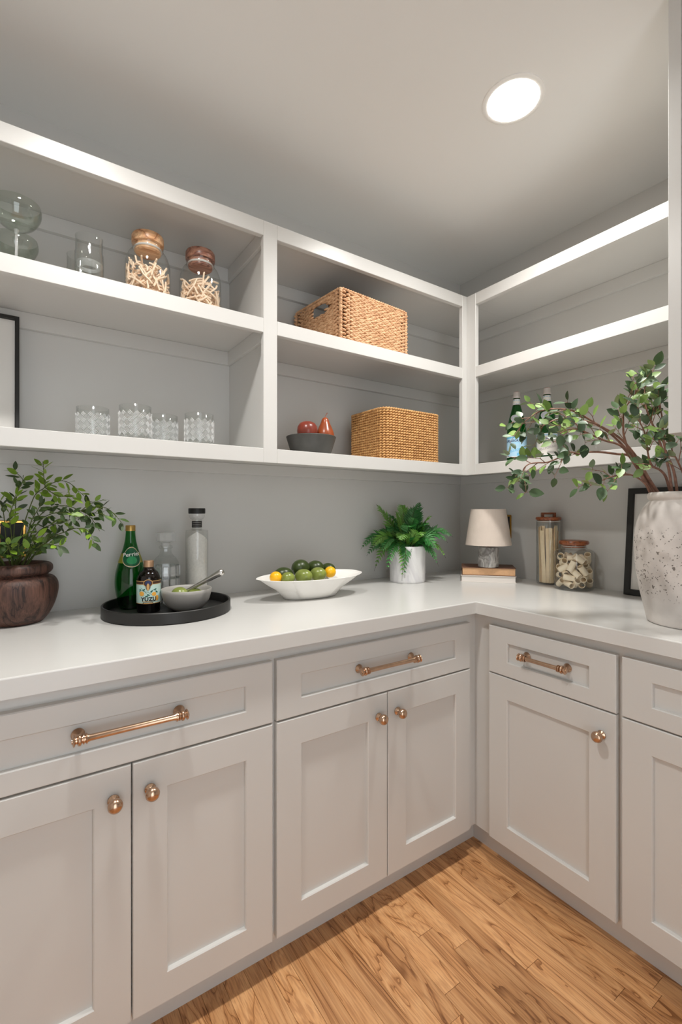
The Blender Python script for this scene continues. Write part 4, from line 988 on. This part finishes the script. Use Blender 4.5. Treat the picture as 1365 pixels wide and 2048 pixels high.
def basket(name, label, loc, rz, w, d, h, r, rows, pitch, braid, mat, hole=None, taper=0.0):
    t = thing(name, label, 'basket', loc, rz, 'woven storage baskets on the shelves'); rng = random.Random(rows)
    rh = (h - .010) / rows
    for j in range(rows):
        z = rh * (j + .5); g = G(); k = 1 - taper * (1 - z / h)
        pts, st_ = walk(rrect(w * k - .012, d * k - .012, r), pitch)
        for i, (x, y, tx, ty) in enumerate(pts):
            if hole and x < -w / 2 + .02 and ((y - hole[0]) / hole[2]) ** 2 + ((z - hole[1]) / hole[3]) ** 2 < 1: continue
            jx = rng.uniform(-.15, .15); cf = .5 if abs(x) > w / 2 - .030 and abs(y) > d / 2 - .030 and braid else 1.0
            if braid:
                bead(g, x + tx * jx * pitch, y + ty * jx * pitch, z + rh * .22, tx, ty, st_ * .74 * cf, .0066, rh * .37, -.20 + rng.uniform(-.1, .1))
                bead(g, x + tx * st_ * .5, y + ty * st_ * .5, z - rh * .22, tx, ty, st_ * .74 * cf, .0066, rh * .37, .20 + rng.uniform(-.1, .1))
            else:
                bead(g, x, y, z, tx, ty, st_ * .66, .0068, rh * .50, .38 + rng.uniform(-.12, .12))
        obj('woven_row', g, mat, t, smooth=True, ang=70)
    pts, _ = walk(rrect(w - .010, d - .010, r), .012)
    ring = [(x, y, h - .005) for x, y, _, _ in pts]; ring.append(ring[0])
    rg = G().tube(ring, .0042, 6)
    for i, (x, y, tx, ty) in enumerate(pts): bead(rg, x, y, h - .005, tx, ty, .0085, .0056, .0050, .5)
    obj('rim', rg, mat, t, smooth=True, ang=70)
    wi, di = w - .024, d - .024
    poly = rrect(wi, di, max(r - .006, .004)); lg = G(); npl = len(poly); kz = 1 - taper
    lg.prism(poly, .002, .005)
    for i in range(npl):
        (xa, ya), (xb, yb) = poly[i], poly[(i + 1) % npl]
        if hole and xa < -wi / 2 + .001 and xb < -wi / 2 + .001:
            y0, y1, z0, z1 = hole[0] - hole[2] * .9, hole[0] + hole[2] * .9, hole[1] - hole[3] * .85, hole[1] + hole[3] * .85
            lo, hi = min(ya, yb), max(ya, yb)
            if hi - lo > .1:
                for q in ((lo, y0, .003, h - .008), (y1, hi, .003, h - .008), (y0, y1, .003, z0), (y0, y1, z1, h - .008)): lg.box(-wi / 2, -wi / 2 + .002, *q)
                continue
        lg.add([(xa, ya, .003), (xb, yb, .003), (xb, yb, h - .008), (xa, ya, h - .008)], [(0, 1, 2, 3)])
    obj('lining', lg, 'strawdark', t)
    if braid:
        for sx_ in (-1, 1):
            for sy_ in (-1, 1):
                px_, py_ = sx_ * (w / 2 - .007), sy_ * (d / 2 - .007); cg = G().tube([(px_, py_, .001), (px_, py_, h - .004)], .0058, 8)
                for q_ in range(int(h / .009)): bead(cg, px_, py_, .006 + q_ * .009, sx_ * .7, -sy_ * .7, .0085, .0072, .0055, .35)
                obj('corner_cord', cg, mat, t, smooth=True, ang=70)
    if hole:
        hg = G(); ys = [hole[0] - hole[2] * 1.1 + hole[2] * 2.2 * k / 16 for k in range(17)]
        for y in ys: bead(hg, -w / 2 + .005, y, h - .016, 0, -1, .0075, .0075, .0125, 1.25)
        obj('handle_wrap', hg, mat, t, smooth=True, ang=70)
    return t
basket('woven_basket', 'pale braided seagrass basket with handle hole on the upper shelf', (-.8533, -.1690, 1.8671), radians(4.7), .360, .305, .1935, .014, 13, .031, True, 'straw', hole=(-.01, .150, .060, .026))
basket('woven_basket', 'golden twisted-rope basket with rounded corners on the lower shelf', (-.6520, -.2110, 1.4411), 0, .325, .252, .206, .038, 19, .0142, False, 'straw2')

# ------------------------------------------------------------------ slate bowl with red fruit on the lower shelf
bx, by = -1.0638, -.200
tag(obj('slate_bowl', G().lathe([(0, 0), (.068, 0), (.072, .003), (.083, .035), (.0945, .072), (.0958, .0765), (.094, .0785), (.091, .077), (.082, .054), (.06, .047), (0, .045)], 56), 'slate', loc=(bx, by, ZL), smooth=True, ang=45),
    'dark slate bowl with three red fruits on the lower shelf', 'bowl')
t = thing('apple', 'round dark red fruit in the slate bowl', 'fruit', (-1.090, -.216, ZL + .0505))
obj('flesh', G().lathe([(0, .004), (.012, 0), (.026, .008), (.036, .026), (.0392, .045), (.037, .062), (.029, .075), (.017, .081), (.006, .079), (0, .076)], 36), 'redfruit', t, smooth=True, ang=80)
obj('calyx', G().tube([(0, 0, .075), (.001, .001, .084)], .0018, 6), 'stemwood', t)
t = thing('pear', 'upright reddish pear with stem in the slate bowl', 'fruit', (-1.014, -.222, ZL + .0505))
obj('flesh', G().lathe([(0, .003), (.010, 0)] + smoothprof([(.010, 0), (.026, .008), (.0345, .027), (.0335, .045), (.0255, .066), (.0175, .084), (.0135, .096), (.008, .1035)])[1:] + [(0, .104)], 36), 'pear', t, smooth=True, ang=80)
obj('stem', G().tube([(0, 0, .101), (.001, 0, .110), (.006, -.004, .121), (.0075, -.005, .123)], [.0016, .0013, .0016, .0020], 7), 'stemwood', t, smooth=True)
fruit('plum', 'pinkish fruit half hidden behind the pear', 'fruit', (-1.002, -.165, ZL + .0775), .0265, 'pinkfruit', 1.0)

# ------------------------------------------------------------------ cut-glass tumblers on the lower left shelf
def tumbler():
    t = thing('cut_glass_tumbler', '', 'tumbler', (0, 0, 0), 0, 'cut-glass tumblers on the lower shelf')
    R_ = .0435
    obj('glass_body', G().lathe([(0, .002), (.038, 0), (.0425, .002), (R_, .005), (R_, .096), (.0428, .0966), (.0418, .096), (.0412, .082), (.0405, .014), (0, .011)], 44), 'glass', t, smooth=True, ang=50)
    rr = R_ + .0002; c = 2 * pi * rr / sqrt(2) / 14; g = G()
    for i in range(-16, 20):
        for j in range(-16, 20):
            for k in range(4):
                o_ = (k + .5) / 4
                a_, b_ = ((i + .08, j + o_), (i + .92, j + o_)) if (i + j) % 2 == 0 else ((i + o_, j + .08), (i + o_, j + .92))
                P_ = [((p + q) / sqrt(2) * c, (p - q) / sqrt(2) * c) for p, q in (a_, b_)]
                u0, v0 = P_[0]; u1, v1 = P_[1]
                if min(v0, v1) < -.036 or max(v0, v1) > .036 or not (0 <= (u0 + u1) / 2 < 2 * pi * rr): continue
                dx, dy = u1 - u0, v1 - v0; l = hypot(dx, dy); nx_, ny_ = -dy / l * .0013, dx / l * .0013
                vs_ = []
                for u, v in ((u0, v0), (u1, v1)):
                    for s, h_ in ((-1, 0), (1, 0), (0, .0019)):
                        uu, vv = u + nx_ * s, v + ny_ * s; A = uu / rr; vs_.append(((rr + h_) * cos(A), (rr + h_) * sin(A), .043 + vv))
                g.add(vs_, [(0, 2, 5, 3), (1, 4, 5, 2), (0, 1, 2), (3, 5, 4)])
    o = obj('cut_pattern', g, 'ridge', t); o['kind'] = 'stuff'
    return t
TL = [((-1.812, -.204), 'leftmost cut-glass tumbler on the lower left shelf'), ((-1.713, -.298), 'cut-glass tumbler standing furthest forward, second on the shelf'),
      ((-1.612, -.203), 'cut-glass tumbler half hidden behind its forward neighbour'), ((-1.524, -.288), 'rightmost cut-glass tumbler, next to the shelf divider')]
t0 = tumbler(); t0.location = TL[0][0] + (ZL,); t0['label'] = TL[0][1]
for k, (p, lb) in enumerate(TL[1:]): copy_thing(t0, p + (ZL,), .3 * k + .2, lb)

# ------------------------------------------------------------------ upper left shelf: coupes, glasses, pasta jars
ZU = 1.867
t = thing('coupe_glass', 'smoky grey coupe glass at the front of the upper shelf, far left', 'glass', (-1.997, -.300, ZU), 0, 'coupe glasses on the upper shelf')
obj('foot', G().lathe([(0, .0), (.034, 0), (.035, .001), (.034, .002), (.010, .004), (.004, .009)], 36), 'smoke', t, smooth=True)
obj('stem', G().lathe([(.004, .009), (.0032, .02), (.0032, .070), (.0045, .080), (.007, .086)], 20), 'cut', t, smooth=True)
obj('bowl', G().lathe(smoothprof([(0, .086), (.020, .089), (.040, .101), (.0525, .122), (.0555, .136), (.0545, .146), (.0535, .152)], 4) + [(.0525, .152)] + smoothprof([(.0525, .152), (.0535, .146), (.0543, .136), (.0513, .123), (.039, .103), (.02, .091), (0, .088)], 4)[1:], 44), 'smoke', t, smooth=True, ang=60)
copy_thing(t, (-1.999, -.110, ZU), 0, 'smoky grey coupe glass behind the front one, far left')
t = thing('clear_tumbler', 'plain clear stepped glass tumbler on the upper shelf', 'tumbler', (-1.826, -.245, ZU), 0, 'plain clear glasses on the upper shelf')
obj('glass_body', G().lathe([(0, .003), (.030, 0), (.0345, .004), (.0372, .020), (.0378, .060), (.0372, .098), (.0350, .106), (.0348, .140), (.0358, .146), (.0345, .147), (.0335, .140), (.0335, .106), (.0355, .096), (.036, .06), (.035, .022), (.028, .012), (0, .011)], 40), 'glass', t, smooth=True, ang=50)
obj('base_ring', G().lathe([(.022, .058), (.030, .062), (.0345, .072), (.033, .074), (.026, .066), (.018, .062)], 36, close=True), 'cut', t, smooth=True)
copy_thing(t, (-1.838, -.120, ZU), .5, 'plain clear tumbler peeking out behind the front one')
def pasta_jar(label, x, y, lidmat):
    t = thing('round_pasta_jar', label, 'jar', (x, y, ZU), 0, 'round pasta jars on the upper shelf')
    obj('glass_body', G().lathe([(0, .001), (.058, 0), (.0642, .004), (.0662, .012), (.0665, .120)] + smoothprof([(.0665, .120), (.0645, .143), (.057, .165), (.0475, .178), (.0452, .184)])[1:] + [(.0455, .196), (.0475, .198)], 48), 'glass', t, smooth=True, ang=60)
    lid = obj('lid', G().lathe([(0, .172), (.035, .172), (.039, .176), (.040, .198), (.0465, .1985), (.0475, .202), (.0472, .222), (.0445, .2265), (0, .227)], 44), lidmat, t, smooth=True, ang=40)
    obj('seal', G().lathe([(.0405, .182), (.0425, .185), (.0405, .188), (.0385, .188), (.0385, .182)], 40, close=True), 'mat', lid, smooth=True)
    return t
pasta_jar('round glass pasta jar with pale wooden lid, left of the pair', -1.658, -.200, 'lidwood')
pasta_jar('round glass pasta jar with darker reddish lid, right of the pair', -1.4924, -.200, woodmat('rose_wood_lid', (84, 50, 40), (150, 100, 82), (190, 142, 120), 'X', 1.6, .35))
def tangle(label, x, y, seed):
    rng = random.Random(seed); g = G()
    for k in range(175):
        q = rng.uniform(0, 2 * pi); rr = .060 * sqrt(rng.uniform(.15, 1)); top = .128 - 1.1 * max(0, rr - .03) * rng.uniform(.3, 1)
        P = Vector((rr * cos(q), rr * sin(q), rng.uniform(.008, top))); d = Vector((rng.uniform(-1, 1), rng.uniform(-1, 1), rng.uniform(-.6, .6))).normalized(); pts = []
        bend = Vector((rng.uniform(-1, 1), rng.uniform(-1, 1), rng.uniform(-1, 1))) * .75
        for s in range(9):
            if hypot(P.x, P.y) > .0615: kf = .0615 / hypot(P.x, P.y); P = Vector((P.x * kf, P.y * kf, P.z))
            P.z = min(max(P.z, .0085), .135); pts.append(P.copy()); d = (d + bend + Vector((rng.uniform(-.3, .3), rng.uniform(-.3, .3), rng.uniform(-.3, .3)))).normalized(); P = P + d * .0078
        g.tube(pts, .0031, 5)
    o = obj('curly_pasta', g, 'pasta', loc=(x, y, ZU), smooth=True); return tag(o, label, 'pasta', None, 'stuff')
tangle('tangled curly pasta filling the left round jar', -1.658, -.200, 1)
tangle('tangled curly pasta filling the right round jar', -1.4924, -.200, 2)
